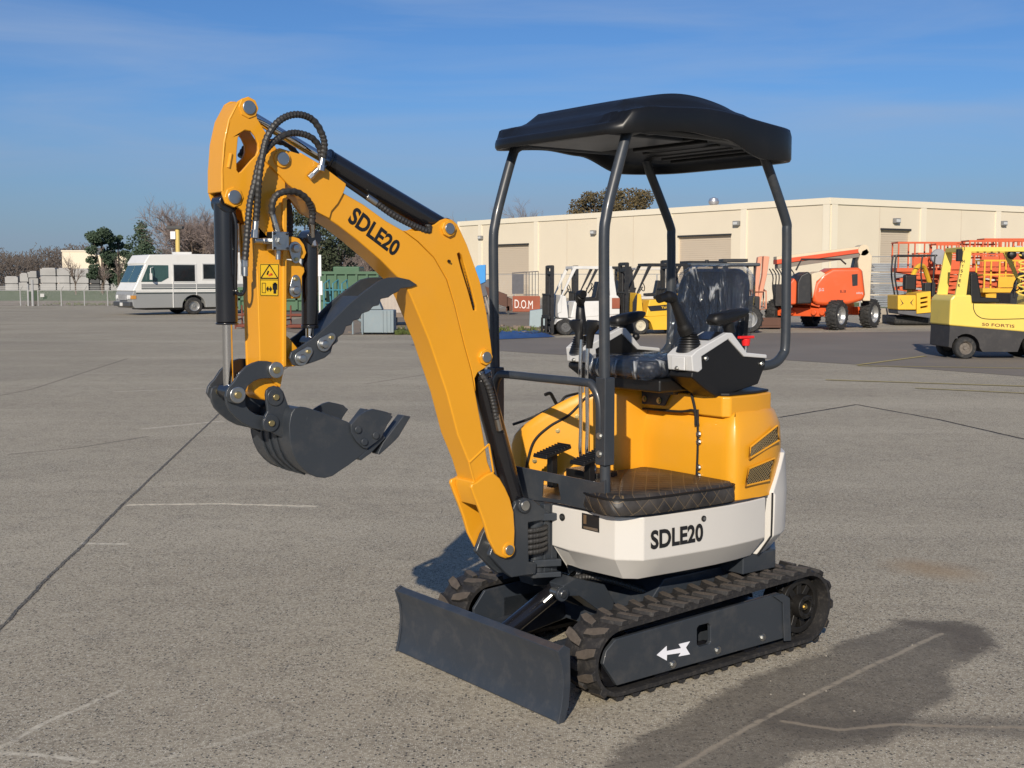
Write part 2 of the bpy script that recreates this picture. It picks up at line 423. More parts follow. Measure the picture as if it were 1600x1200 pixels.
# small plate and sockets on the white panel
pq = [(0.609,0.223,0.614),(0.598,0.314,0.611),(0.598,0.313,0.676),(0.609,0.223,0.678)]
a = MB(); a.add(pq, [(0, 1, 2, 3)]); npn = a.build('name_plate', DECAL, sp_, smooth=0)
pq = [(0.61,0.234,0.617),(0.601,0.309,0.615),(0.601,0.309,0.626),(0.61,0.234,0.627)]
a = MB(); a.add(pq, [(0, 1, 2, 3)])
pq = [(0.61,0.233,0.672),(0.608,0.249,0.672),(0.608,0.249,0.636),(0.61,0.234,0.636)]
a.add(pq, [(0, 1, 2, 3)]); a.build('plate_edge', STL, npn, smooth=0)
for q, rr in zip([(0.617,0.114,0.644),(0.203,0.497,0.648)], (.015, .012)):
    n = Vector((q[0]*.2 if q[1] > .3 else 1, 1 if q[1] > .3 else .05, 0)).normalized(); qv = Vector(q)
    MB().cyl(qv, qv+n*.004, rr, seg=20).build('bolt_socket', SEAM, sp_)
    MB().cyl(qv+n*.004, qv+n*.007, rr*.6, seg=6).build('bolt_socket', STL, sp_)

# ---- yellow bodywork
FYS = [(v.x, v.y) for v in spline([(x, y, 0) for x, y in FYN if y >= -.05], 5)]
FYS = [(0, 0)] + [p for p in FYS if p[1] > .01]
hood = MB(); hood.loft([ringof(FYS, .69), ringof(FYS, .80), ringof(FYS, .90), ringof(FYS, .98, .006), ringof(FYS, 1.035, .03), ringof(FYS, 1.065, .065), ringof(FYS, 1.068, .075)])
hd = hood.build('engine_hood', YEL, EX, bevel=.012, smooth=50, seg=3)
# raised block below the seat
sb = MB(); rg = [(-.004, -.47), (-.004, .40), (-.03, .425), (-.20, .42), (-.33, .385), (-.36, .30), (-.40, .2), (-.40, -.2), (-.33, -.385), (-.20, -.42), (-.03, -.44)]
sb.loft([[(x, y, 1.03) for x, y in rg], [(x, y, 1.118) for x, y in rg]]); sb.build('seat_plinth', YEL, EX, bevel=.008, seg=3)
cbp = MB(); cbp.loft([[(x*.97-.006, y*.97, 1.1195) for x, y in rg], [(x*.97-.006, y*.97, 1.130) for x, y in rg]]); cbp.build('cab_base_plate', BLK, EX, bevel=.003)
# right-hand tank cover
tc_ = [(-.05, -.05), (.10, -.08), (.17, -.13), (.28, -.23), (.38, -.33), (.43, -.39), (.445, -.43), (.43, -.46), (.38, -.48), (.20, -.482), (-.05, -.475)]
def zt(x, y): 
    k = max(0, min(1, (-.08-y)/.40)); h = 1.135-.20*k**1.7; return h-max(0, x-.25)*.25
cov = MB(); TS = [(v.x, v.y) for v in spline([(x, y, 0) for x, y in tc_], 3)]
cx, cy = .14, -.30
cov.loft([[(x, y, .69) for x, y in TS], [(x, y, zt(x, y)-.05) for x, y in TS]] + [[(x*(1-k)+cx*k, y*(1-k)+cy*k, zt(x*(1-k)+cx*k, y*(1-k)+cy*k)-d) for x, y in TS] for k, d in ((.03, .018), (.09, .004), (.3, 0), (.6, 0), (.9, 0))])
cv = cov.build('tank_cover', YEL, EX, bevel=.004, smooth=50)
# rubber seams (edge strips) on the bodywork
def strip(pts, r, name='edge_seal', parent=None, m=None): return MB().tube(spline(pts, 6), r, 8).build(name, m or SEAM, parent or EX)
def onface(x, y):                                                   # diagonal face of the tank cover
    return (x, y)
def TC(u, z): # point on the diagonal front face, u from 0 (inner) to 1 (outer)
    x = .12+(.43-.12)*u; y = -.095+(-.39+.095)*u; return Vector((x+.009, y+.009, z))
strip([TC(.97, .70), TC(.93, .80), TC(.86, .89), TC(.70, .955), TC(.52, 1.0), TC(.40, 1.05), TC(.32, 1.085), TC(.10, 1.12)], .006, parent=cv)
strip([(.44, -.44, .955), (.40, -.40, .975), (.36, -.36, 1.0), (.25, -.345, 1.045), (.22, -.335, 1.075), (.12, -.35, 1.085)], .006, parent=cv)
for u, z in ((.62, .965), (.86, .83), (.42, 1.03)): bolt(TC(u, z-.03), (.69, .72, 0), .007, BRS, cv)
lt = MB(); lt.tube(spline([(.20, -.42, 1.03), (.22, -.42, 1.06), (.24, -.42, 1.085), (.27, -.42, 1.08)], 5), .008); lt.build('rubber_latch', BLK, cv)
# seams on the seat box front
strip([(0.004,0.27,1.054), (0.004,0.273,0.89), (0.004,0.268,0.753)], .005, parent=hd)
strip([(0.004,-0.237,1.028), (0.004,-0.078,1.03), (0.004,0.158,1.036), (0.004,0.24,1.048), (0.004,0.263,1.026), (0.004,0.275,0.986)], .0055, parent=hd)
strip([(0.004,0.232,1.121), (0.004,0.255,1.052), (0.004,0.26,0.985)], .006, parent=hd)
for q in [(0.004,0.279,0.951),(0.004,0.28,0.918),(0.004,0.281,0.809),(0.004,0.282,0.774)]: bolt(q, (1, 0, 0), .009, STL, hd)
# hinge bracket under the seat
h1 = MB(); h1.prism([(-0.084,1.121),(0.115,1.113),(0.077,1.054),(-0.099,1.051)], 'X', .0, .010); hb_ = h1.build('hinge_bracket', GRY, EX, bevel=.002)
h2 = MB(); h2.prism([(-0.034,1.139),(0.162,1.136),(0.151,1.108),(-0.029,1.111)], 'X', .0, .035); h2.build('hinge_plate', GRY, hb_, bevel=.002)
for q in [(0.012,-0.042,1.076),(0.012,0.049,1.075)]: bolt(q, (1, 0, 0), .009, BRS, hb_)
# grilles
def grille(q4, parent):
    q = [Vector(p) for p in q4]; mb = MB(); c = sum(q, Vector())/4
    n = (q[1]-q[0]).cross(q[3]-q[0]).normalized()
    if n.dot(Vector((c.x+.1, c.y, 0))) < 0: n = -n
    b = MB(); b.add([p-n*.001 for p in q], [(0, 1, 2, 3)]); g = b.build('grille', SEAM, parent, smooth=0)
    W = 9; H = 6
    def PT(u, v): return q[0].lerp(q[1], u).lerp(q[3].lerp(q[2], u), v)+n*.003
    for d in (1, -1):
        for i in range(-H*2, W+H*2, 1):
            a = []; 
            for k in range(9):
                v = k/8; u = (i + d*v*H*.9)/W
                if 0 <= u <= 1: a.append(PT(u, v))
            if len(a) > 1: mb.tube([a[0], a[-1]], .0019, 4)
    mb.build('wire_mesh', mat('grille_wire', (.24, .18, .09), .5, metal=.3), g)
    f = MB(); f.tube([q[0]+n*.004, q[1]+n*.004, q[2]+n*.004, q[3]+n*.004], .0045, 8, closed=True); f.build('grille_frame', YEL, g)
grille([(-0.081,0.481,0.863),(-0.301,0.452,0.917),(-0.28,0.457,0.982),(-0.084,0.481,0.909)], hd)
grille([(-0.059,0.482,0.751),(-0.219,0.473,0.757),(-0.262,0.462,0.845),(-0.078,0.481,0.821)], hd)

# ---- apron plate in front of the floor
apr = MB(); apr.prism([(-0.195,0.816),(0.107,0.816),(0.338,0.816),(0.374,0.831),(0.376,0.699),(0.087,0.699),(-0.155,0.682),(-0.173,0.731)], 'X', .617, .625, [[(-0.003,0.778),(0.095,0.778),(0.111,0.715),(-0.011,0.708)]])
apr.build('front_apron', GRY, EX, bevel=.002)
a = MB(); a.prism([(0.621,0.815),(0.631,0.673),(0.699,0.703),(0.689,0.838)], 'Y', -.2, -.19); a.build('front_apron', GRY, EX, bevel=.002)

# ---- quilted mat
mt = MB()
M0 = [(.645, .395), (.62, .45), (.50, .492), (.30, .505), (.10, .510), (.02, .49), (.005, .42), (.005, .0), (.10, -.03), (.35, -.02), (.50, .12), (.62, .25)]
Ms = smooth2(M0, 4)
def sc(P, k): cx = sum(p[0] for p in P)/len(P); cy = sum(p[1] for p in P)/len(P); return [(cx+(x-cx)*k, cy+(y-cy)*k) for x, y in P]
mt.loft([[(x, y, .70) for x, y in Ms], [(x, y, .715) for x, y in sc(Ms, 1.015)], [(x, y, .758) for x, y in sc(Ms, 1.0)], [(x, y, .777) for x, y in sc(Ms, .95)], [(x, y, .781) for x, y in sc(Ms, .6)], [(x, y, .781) for x, y in sc(Ms, .1)]])
QM = bpy.data.materials.new('quilted_vinyl'); QM.use_nodes = True
nt = QM.node_tree; N = nt.nodes; Lk = nt.links; bs = N['Principled BSDF']
tc = N.new('ShaderNodeTexCoord'); sx = N.new('ShaderNodeSeparateXYZ'); Lk.new(tc.outputs['Object'], sx.inputs[0])
def MTH(op, a, b=None, nt=nt):
    m = nt.nodes.new('ShaderNodeMath'); m.operation = op
    for i, v in enumerate((a, b)):
        if v is None: continue
        if isinstance(v, (int, float)): m.inputs[i].default_value = v
        else: nt.links.new(v, m.inputs[i])
    return m.outputs[0]
S1 = MTH('ADD', sx.outputs[0], MTH('MULTIPLY', sx.outputs[2], 1.0)); S1 = MTH('ADD', S1, sx.outputs[1]); S2 = MTH('SUBTRACT', MTH('SUBTRACT', sx.outputs[0], sx.outputs[2]), sx.outputs[1])
def line(s, w): f = MTH('FRACT', MTH('MULTIPLY', s, 14.)); return MTH('LESS_THAN', MTH('ABSOLUTE', MTH('SUBTRACT', f, .5)), w)
def vee(s): f = MTH('FRACT', MTH('MULTIPLY', s, 14.)); return MTH('ABSOLUTE', MTH('SUBTRACT', f, .5))
ln = MTH('MAXIMUM', line(S1, .022), line(S2, .022))
mx = N.new('ShaderNodeMix'); mx.data_type = 'RGBA'; mx.inputs[6].default_value = (.020, .018, .017, 1); mx.inputs[7].default_value = (.13, .09, .045, 1)
Lk.new(ln, mx.inputs[0])
nz = N.new('ShaderNodeTexNoise'); nz.inputs['Scale'].default_value = 9; nz.inputs['Detail'].default_value = 8; Lk.new(tc.outputs['Object'], nz.inputs['Vector'])
mr = N.new('ShaderNodeMapRange'); mr.inputs[1].default_value = .42; mr.inputs[2].default_value = .72; mr.inputs[4].default_value = .6; Lk.new(nz.outputs[0], mr.inputs[0])
mx2 = N.new('ShaderNodeMix'); mx2.data_type = 'RGBA'; Lk.new(mr.outputs[0], mx2.inputs[0]); Lk.new(mx.outputs[2], mx2.inputs[6]); mx2.inputs[7].default_value = (.080, .068, .056, 1)
Lk.new(mx2.outputs[2], bs.inputs['Base Color']); bs.inputs['Roughness'].default_value = .5
bp_ = N.new('ShaderNodeBump'); bp_.inputs['Distance'].default_value = .008; bp_.inputs['Strength'].default_value = .8
Lk.new(MTH('MINIMUM', MTH('MINIMUM', vee(S1), vee(S2)), .22), bp_.inputs['Height']); Lk.new(bp_.outputs[0], bs.inputs['Normal'])
mt.build('floor_mat', QM, EX, smooth=60)
pp = MB(); pp.tube([Vector((x, y, .763)) for x, y in sc(Ms, 1.003)], .005, 6, closed=True); pp.build('mat_piping', BLK, EX)

# ---- pedals and travel levers
def pedal(y):
    p = MB(); px_, pz = .46, .845
    p.loft([[(px_-.07, y-.045, pz+.035), (px_+.07, y-.045, pz), (px_+.07, y+.045, pz), (px_-.07, y+.045, pz+.035)], [(px_-.07, y-.045, pz+.047), (px_+.07, y-.045, pz+.012), (px_+.07, y+.045, pz+.012), (px_-.07, y+.045, pz+.047)]])
    for i in range(9): t = i/8; p.box((px_-.065+.13*t, y, pz+.05-.035*t), (.006, .088, .008))
    o = p.build('foot_pedal', BLK, EX, bevel=.003)
    MB().box((px_, y, pz-.06), (.03, .035, .14)).build('pedal_stem', BLK, o, bevel=.002)
pedal(-.14); pedal(.10)
for y, dy in ((-.024, -1), (.018, 1)):
    l = MB(); l.tube(spline([(.36, y, .79), (.36, y, .82), (.40, y, .86), (.40, y, 1.0), (.405, y, 1.20), (.40, y, 1.35)], 6), .0085, 12)
    o = l.build('travel_lever', CHR, EX)
    g = MB()
    g.loft([[(.40+.016*math.cos(a)*k, y+dy*.010*k2+.012*math.sin(a)*k2, z) for a in [2*PI*i/12 for i in range(12)]] for k, k2, z in ((.9, .9, 1.315), (1.1, 1.1, 1.345), (1.1, 1.5, 1.375), (1.2, 2.8, 1.397), (1.2, 3.4, 1.415), (1.1, 3.3, 1.428), (.5, 2.4, 1.434))])
    g.build('lever_grip', BLK, o)
MB().bb(.30, .42, -.10, .10, .71, .80).build('lever_console', BLK, EX, bevel=.006)

# ---- operator seat
def rrect(w, h, r, n=5):
    o = []
    for cx, cy, a0 in ((w/2-r, h/2-r, 0), (-w/2+r, h/2-r, 90), (-w/2+r, -h/2+r, 180), (w/2-r, -h/2+r, 270)):
        for i in range(n+1): a = R(a0+90*i/n); o.append((cx+r*math.cos(a), cy+r*math.sin(a)))
    return o
seat = empty('operator_seat'); seat.parent = EX
q = MB(); B0 = rrect(.42, .40, .06)
q.loft([[(-.01+x*k*1.1, y*k, z) for x, y in B0] for k, z in ((.86, 1.185), (.97, 1.195), (1., 1.225), (.98, 1.252), (.9, 1.262), (.6, 1.253), (.1, 1.25))])
q.build('seat_cushion', VINYL, seat, smooth=60)
q = MB(); B0 = rrect(.40, .40, .09, 7)
def back(k, off, z0=1.45):
    return [(-.35-.32*(y*k+.2)*.40+off, x*k*(1-.10*(y+.2)), z0+y*k) for x, y in B0]
q.loft([back(.9, -.03), back(1., -.01), back(1., .03), back(.93, .055), back(.7, .045), back(.2, .045)]); q.build('seat_back', VINYL, seat, smooth=60)
bx = MB(); bx.bb(-.30, .19, -.23, .23, 1.131, 1.185); bx.build('seat_base', BLK, seat, bevel=.01)
# clear plastic wrapping
PW = bpy.data.materials.new('clear_plastic_wrap'); PW.use_nodes = True
nt2 = PW.node_tree; N = nt2.nodes; Lk = nt2.links; b2 = N['Principled BSDF']; out = N['Material Output']
b2.inputs['Base Color'].default_value = (.05, .06, .08, 1); b2.inputs['Roughness'].default_value = .05; b2.inputs['Specular IOR Level'].default_value = 1.0
tr_ = N.new('ShaderNodeBsdfTransparent'); ms = N.new('ShaderNodeMixShader'); tcc = N.new('ShaderNodeTexCoord')
mp = N.new('ShaderNodeMapping'); mp.inputs['Scale'].default_value = (6, 8, 2.6); mp.inputs['Rotation'].default_value = (.5, 0, 0); Lk.new(tcc.outputs['Object'], mp.inputs[0])
nw = N.new('ShaderNodeTexNoise'); nw.inputs['Scale'].default_value = 1; nw.inputs['Detail'].default_value = 3; nw.inputs['Distortion'].default_value = 2.2; Lk.new(mp.outputs[0], nw.inputs['Vector'])
bw = N.new('ShaderNodeBump'); bw.inputs['Strength'].default_value = 1.; bw.inputs['Distance'].default_value = .09; Lk.new(nw.outputs[0], bw.inputs['Height']); Lk.new(bw.outputs[0], b2.inputs['Normal'])
mw = N.new('ShaderNodeMapRange'); mw.inputs[1].default_value = .52; mw.inputs[2].default_value = .75; mw.inputs[3].default_value = .30; mw.inputs[4].default_value = .60; Lk.new(nw.outputs[0], mw.inputs[0])
mc = N.new('ShaderNodeMapRange'); mc.inputs[1].default_value = .585; mc.inputs[2].default_value = .66; Lk.new(nw.outputs[0], mc.inputs[0])
mcc = N.new('ShaderNodeMix'); mcc.data_type = 'RGBA'; mcc.inputs[6].default_value = (.04, .05, .07, 1); mcc.inputs[7].default_value = (.75, .78, .80, 1); Lk.new(mc.outputs[0], mcc.inputs[0]); Lk.new(mcc.outputs[2], b2.inputs['Base Color'])
Lk.new(mw.outputs[0], ms.inputs[0]); Lk.new(tr_.outputs[0], ms.inputs[1]); Lk.new(b2.outputs[0], ms.inputs[2]); Lk.new(ms.outputs[0], out.inputs[0])
rw = random.Random(5)
def jit(r, a): return [(x+rw.uniform(-a, a), y+rw.uniform(-a, a), z+rw.uniform(-a, a)) for x, y, z in r]
q = MB(); q.loft([jit(back(1.05, -.035), .004), jit(back(1.10, -.01), .006), jit(back(1.08, .04), .006), jit(back(1.0, .068), .005), jit(back(.6, .062), .004), back(.1, .060)]); q.build('plastic_cover', PW, seat, smooth=70)
B1 = rrect(.44, .42, .06)
q = MB(); q.loft([jit([(-.01+x*k*1.1, y*k, z) for x, y in B1], .004) for k, z in ((1., 1.185), (1.03, 1.21), (1.0, 1.262), (.9, 1.274), (.5, 1.268), (.1, 1.262))]); q.build('plastic_cover', PW, seat, smooth=70)

# ---- control consoles
def console(s):
    root = empty('control_console'); root.parent = EX
    yo, yi = (.375, .245) if s > 0 else (-.400, -.270)
    near = s > 0
    side = [(0.105,1.29),(-0.059,1.356),(-0.156,1.28),(-0.304,1.263),(-0.3,1.233),(-0.257,1.155),(-0.076,1.122),(0.002,1.113),(0.079,1.155),(0.152,1.203),(0.149,1.224),(0.1,1.235)]
    cap = [(0.161,1.292),(0.128,1.314),(0.053,1.343),(-0.047,1.38),(-0.082,1.379),(-0.176,1.293),(-0.303,1.28),(-0.304,1.263),(-0.156,1.277),(-0.059,1.353),(0.101,1.287),(0.096,1.235),(0.119,1.223),(0.152,1.229)]
    b = MB(); b.prism(side, 'Y', yo, yi); b.build('console_body', BLK, root, bevel=.006, seg=3)
    c = MB(); c.prism(cap, 'Y', yo+s*.006, yi-s*.006); c.build('console_trim', GRPL, root, bevel=.005, seg=2)
    ym = (yo+yi)/2
    fx = cap[0][0]
    f = MB(); f.box((fx+.003, ym, (cap[0][1]+cap[-1][1])/2-.002), (.008, .075, .055)); f.build('front_inset', GRPL, root, bevel=.006)
    j = empty('joystick'); j.parent = EX
    base = Vector((0.101,0.31,1.316)) if near else Vector(((0.129,-0.335,1.279)))
    bt = MB(); prof = []
    for i in range(8): prof += [(.056-.0026*i, .0105*i), (.046-.0026*i, .0105*i+.005)]
    bt.lathe(prof, base+Vector((0, 0, -.012)), 'Z', 24); bt.build('boot', BLK, j)
    g = MB()
    pts = [(0.117,0.31,1.382), (0.137,0.31,1.417), (0.163,0.31,1.462), (0.19,0.31,1.507), (0.209,0.31,1.528), (0.242,0.31,1.53), (0.281,0.31,1.523)] if near else [(0.125,-0.335,1.354), (0.13,-0.335,1.395), (0.134,-0.335,1.447), (0.134,-0.335,1.493), (0.174,-0.29,1.52), (0.187,-0.27,1.535), (0.19,-0.25,1.535)]
    sp2 = spline(pts, 5); n_ = len(sp2); g.tube(sp2, [.032 if i < 5 else .027-.009*min(1, (i-5)/9)+(.006 if n_*.55 < i < n_*.8 else 0) for i in range(n_)], 16); g.build('grip', BLK, j, smooth=60)
    a = MB(); c0 = Vector((-0.027,0.31,1.432)) if near else Vector((-0.067,-0.335,1.408)); c1 = Vector((-0.242,0.31,1.458)) if near else Vector((-0.255,-0.335,1.434))
    a.loft([[tuple(c0.lerp(c1, t)+Vector((0, yy, dz+d2))) for (yy, dz) in rrect(w, h, min(w, h)*.45, 4)] for t, w, h, d2 in ((-.03, .04, .02, 0), (.03, .070, .045, 0), (.25, .076, .060, -.004), (.6, .072, .052, .0), (.9, .060, .036, .004), (1.02, .035, .018, .006))])
    a.build('armrest', BLK, root, smooth=60)
    MB().tube([c0.lerp(c1, .45), c0.lerp(c1, .55)+Vector((0, 0, -.07))], .026, 12).build('armrest_post', BLK, root)
    pd = MB(); pd.box(((cap[2][0]+cap[3][0])/2-.01, ym, (cap[2][1]+cap[3][1])/2+.002), (.09, .10, .012), Matrix.Rotation(math.atan2(cap[3][1]-cap[2][1], cap[2][0]-cap[3][0]), 3, 'Y')); pd.build('switch_panel', CYL, root, bevel=.004)
    for q_ in [(0.071,0.375,1.278),(-0.275,0.375,1.242)]: bolt((q_[0], yo, q_[2]), (0, s, 0), .007, STL, root)
    bolt((fx+.01, ym, cap[-1][1]+.01), (1, 0, -.1), .006, STL, root)
console(1); console(-1)
k = MB(); k.cyl((-.27, .29, 1.28), (-.27, .29, 1.325), .006); k.build('lock_lever', STL, EX)
k = MB(); k.cyl((-.27, .29, 1.315), (-.27, .29, 1.345), .016, .02); k.box((-.27, .29, 1.352), (.09, .02, .012)); k.build('red_knob', REDP, EX, bevel=.003)
k = MB(); k.prism([(-.33, 1.16), (-.30, 1.16), (-.33, 1.45), (-.36, 1.45)], 'Y', .19, .23); k.build('belt_bracket', BLK, EX, bevel=.003)
for dx, dz in ((0, 0), (.05, -.02)):
    k = MB(); k.cyl((-.16+dx, -.30, 1.26), (-.18+dx, -.30, 1.33+dz), .005, seg=10); k.ball((-.18+dx, -.30, 1.335+dz), .018); k.build('small_lever', BLK, EX)

# ---- canopy
for s in (-1, 1):
    f = MB(); f.tube(spline([(.598, s*.35, .70), (.605, s*.35, 1.1), (.612, s*.35, 1.5), (.615, s*.35, 1.76), (.605, s*.35, 1.84), (.58, s*.35, 1.93), (.515, s*.35, 2.12), (.49, s*.345, 2.165), (.43, s*.34, 2.185)], 6), .021, 16)
    fo = f.build('canopy_post', GRY, EX, smooth=60)
    b = MB(); b.box((.604, s*.35, 1.055), (.052, .056, .34)); b.build('post_sleeve', GRY, fo, bevel=.004)
    for z in (.93, 1.0) if s > 0 else (.98, 1.04): bolt((.632, s*.35, z), (1, .2, 0), .009, STL, fo)
    b = MB(); b.box((.585, s*.35, .70), (.10, .08, .014)); b.build('post_foot', GRY, fo, bevel=.002)
    r_ = MB(); r_.tube(spline([(-.22, s*.34, 2.185), (-.27, s*.345, 2.16), (-.31, s*.35, 2.10), (-.44, s*.35, 1.87), (-.455, s*.35, 1.80), (-.458, s*.35, 1.60), (-.46, s*.35, 1.33), (-.44, s*.35, 1.27), (-.38, s*.35, 1.235), (-.28, s*.34, 1.225), (-.22, s*.32, 1.20)], 7), .021, 16)
    r_.build('canopy_post', GRY, EX, smooth=60)
    a = MB(); a.tube([(.44, s*.34, 2.185), (-.23, s*.34, 2.185)], .019, 12); a.build('roof_rail', GRY, EX)
a = MB(); a.tube([(.30, -.34, 2.19), (.30, .34, 2.19)], .016, 12); a.tube([(-.12, -.34, 2.19), (-.12, .34, 2.19)], .016, 12); a.build('roof_crossbar', GRY, EX)
a = MB(); a.tube(spline([(.615, -.345, 1.0), (.62, -.335, 1.13), (.625, -.30, 1.19), (.625, -.25, 1.20), (.625, 0, 1.20), (.625, .25, 1.20), (.625, .30, 1.19), (.62, .335, 1.13), (.615, .345, 1.0)], 6), .017, 14); a.build('front_guard_rail', GRY, EX, smooth=60)
# roof shell
def rsup(a, ax, ay, n=6.5):
    c, s = math.cos(a), math.sin(a)
    r = (abs(c/ax)**n+abs(s/ay)**n)**(-1/n); return r*c, r*s
XC = .075
def interp(x, tab):
    for (a, za), (b, zb) in zip(tab, tab[1:]):
        if a <= x <= b: t = (x-a)/(b-a); t = t*t*(3-2*t); return za+(zb-za)*t
    return tab[0][1] if x < tab[0][0] else tab[-1][1]
def rz_(x): return interp(x, [(-.48, 2.105), (-.20, 2.098), (.06, 2.165), (.25, 2.178), (.63, 2.152)])
def sh_z(x): return interp(x, [(-.48, 2.200), (-.38, 2.238), (.14, 2.276), (.44, 2.262), (.535, 2.244), (.565, 2.200), (.63, 2.190)])
def crown(x, y):
    s = max(0, min(1, (.335-abs(y))/.07)); s = s*s*(3-2*s); e = max(0, 1-(abs(x-.04)/.50)**2)
    return s*(.018+.055*e)*min(1, max(0, (.50-x)/.06))*min(1, max(0, (x+.42)/.06)) + .012*max(0, 1-(y/.4)**2)*e
SEGS = 120; rings = []
AX, AY = .545, .445
for k, m in ((.955, 'b'), (.99, 'b2'), (1., 'b3'), (1., 's'), (.993, 's2'), (.975, 't'), (.95, 't'), (.91, 't'), (.87, 't'), (.83, 't'), (.79, 't'), (.75, 't'), (.71, 't'), (.67, 't'), (.60, 't'), (.5, 't'), (.4, 't'), (.28, 't'), (.15, 't'), (.03, 't')):
    rg = []
    for i in range(SEGS):
        a = 2*PI*i/SEGS; x, y = rsup(a, AX, AY); X_ = XC+x*k; Y_ = y*k
        z = {'b': rz_(X_)-.001, 'b2': rz_(X_)-.003, 'b3': rz_(X_)+.008, 's': sh_z(X_)-.020, 's2': sh_z(X_)-.006, 't': sh_z(X_)+crown(X_, Y_)}[m]
        rg.append((X_, Y_, z))
    rings.append(rg)
und = []
for k, dz in ((.955, -.001), (.93, .03), (.8, .05), (.4, .06), (.05, .06)):
    und.append([(XC+rsup(2*PI*i/SEGS, AX, AY)[0]*k, rsup(2*PI*i/SEGS, AX, AY)[1]*k, rz_(XC+rsup(2*PI*i/SEGS, AX, AY)[0]*k)+dz) for i in range(SEGS)])
sh2 = MB(); sh2.loft(rings, cap=False); n0 = SEGS
sh2.f.append(list(range((len(rings)-1)*n0, len(rings)*n0))); sh2.mi.append(0)
sh2.loft(und, cap=False); sh2.f.append(list(range(len(sh2.v)-n0, len(sh2.v)))); sh2.mi.append(0)
rf = sh2.build('canopy_roof', ROOFM, EX, smooth=55)
ub = MB()
for i in range(6): ub.box((-.36+.07*i, 0, 2.155+.008*i), (.022, .52-.02*i, .03))
ub.build('roof_ribs', ROOFM, rf, bevel=.006)
lp = MB(); lp.box((.30, 0, 2.175), (.42, .50, .02)); lp.build('roof_liner', GRD, rf, bevel=.006)

# ---- swing post
sw = MB()
near = [(0.831,0.682),(0.812,0.716),(0.783,0.728),(0.724,0.721),(0.633,0.653),(0.643,0.628),(0.747,0.627),(0.743,0.468),(0.703,0.457),(0.707,0.412),(0.831,0.416),(0.864,0.441),(0.943,0.522),(0.911,0.589)]
sw.prism(near, 'Y', .032, .057); sw.prism(near, 'Y', -.057, -.032)
sw.bb(.78, .82, -.031, .031, .42, .50)
swo = sw.build('swing_bracket', GRY, EX, bevel=.006)
a = MB(); a.cyl((.665, 0, .66), (.665, 0, .40), .040); a.build('swing_pin', GRY, swo, bevel=.004)
a = MB(); a.prism([(.60, -.09), (.60, .09), (.66, .06), (.71, .04), (.71, -.04), (.66, -.06)], 'Z', .625, .655); a.prism([(.60, -.09), (.60, .09), (.66, .06), (.71, .04), (.71, -.04), (.66, -.06)], 'Z', .435, .465); a.prism([(.60, -.09), (.60, .09), (.66, .06), (.71, .04), (.71, -.04), (.66, -.06)], 'Z', .39, .412)
a.bb(.585, .616, -.22, .045, .40, .69); a.bb(.616, .655, .012, .044, .39, .69); a.bb(.616, .655, -.10, -.07, .39, .69); a.build('swing_mount', GRY, EX, bevel=.004)
hs = MB()
for i in range(5): hs.tube(spline([(.635, .03, .60-.022*i), (.66, .052, .597-.022*i), (.69, .060, .594-.022*i), (.735, .052, .592-.022*i), (.76, .03, .59-.022*i)], 6), .0105, 10, ribs=.011)
hs.build('hose_bundle', HOSE, EX)
pt = (0.778,0.075,0.704)
pin(-.07, .078, pt[0], pt[2], .021, STL, .030, swo, GRY)

# ---- boom
bm_ = empty('boom'); bm_.parent = EX
main = [(1.882,1.998),(1.865,2.018),(1.827,2.037),(1.748,2.023),(1.657,1.978),(1.583,1.905),(1.498,1.866),(1.405,1.811),(1.332,1.778),(1.269,1.74),(1.198,1.683),(1.141,1.602),(1.106,1.509),(1.062,1.358),(1.027,1.252),(0.972,1.001),(0.951,0.894),(0.932,0.852),(1.013,0.817),(1.043,0.902),(1.094,1.01),(1.143,1.172),(1.223,1.375),(1.298,1.53),(1.331,1.588),(1.367,1.616),(1.428,1.669),(1.526,1.74),(1.602,1.789),(1.647,1.814),(1.69,1.835),(1.726,1.877),(1.798,1.924),(1.821,1.948)]
b = MB(); b.prism(main, 'Y', -.058, .058); bo = b.build('boom_beam', YEL, bm_, bevel=.006, seg=3)
# side cheeks at the nose
nose = [(1.886,1.999),(1.872,2.019),(1.827,2.041),(1.748,2.025),(1.657,1.981),(1.572,1.93),(1.585,1.898),(1.606,1.864),(1.632,1.837),(1.64,1.812),(1.69,1.833),(1.726,1.875),(1.798,1.921),(1.826,1.948)]
for s in (-1, 1):
    a = MB(); a.prism(nose, 'Y', s*.058, s*.066); a.build('nose_cheek', YEL, bm_, bevel=.003)
a = MB()
for s in (-1, 1): a.prism([(1.748,2.031),(1.675,1.997),(1.572,1.934),(1.583,1.905),(1.663,1.963),(1.748,2.014)], 'Y', s*.05, s*.0655)
a.build('hose_guard', YEL, bm_, bevel=.003)
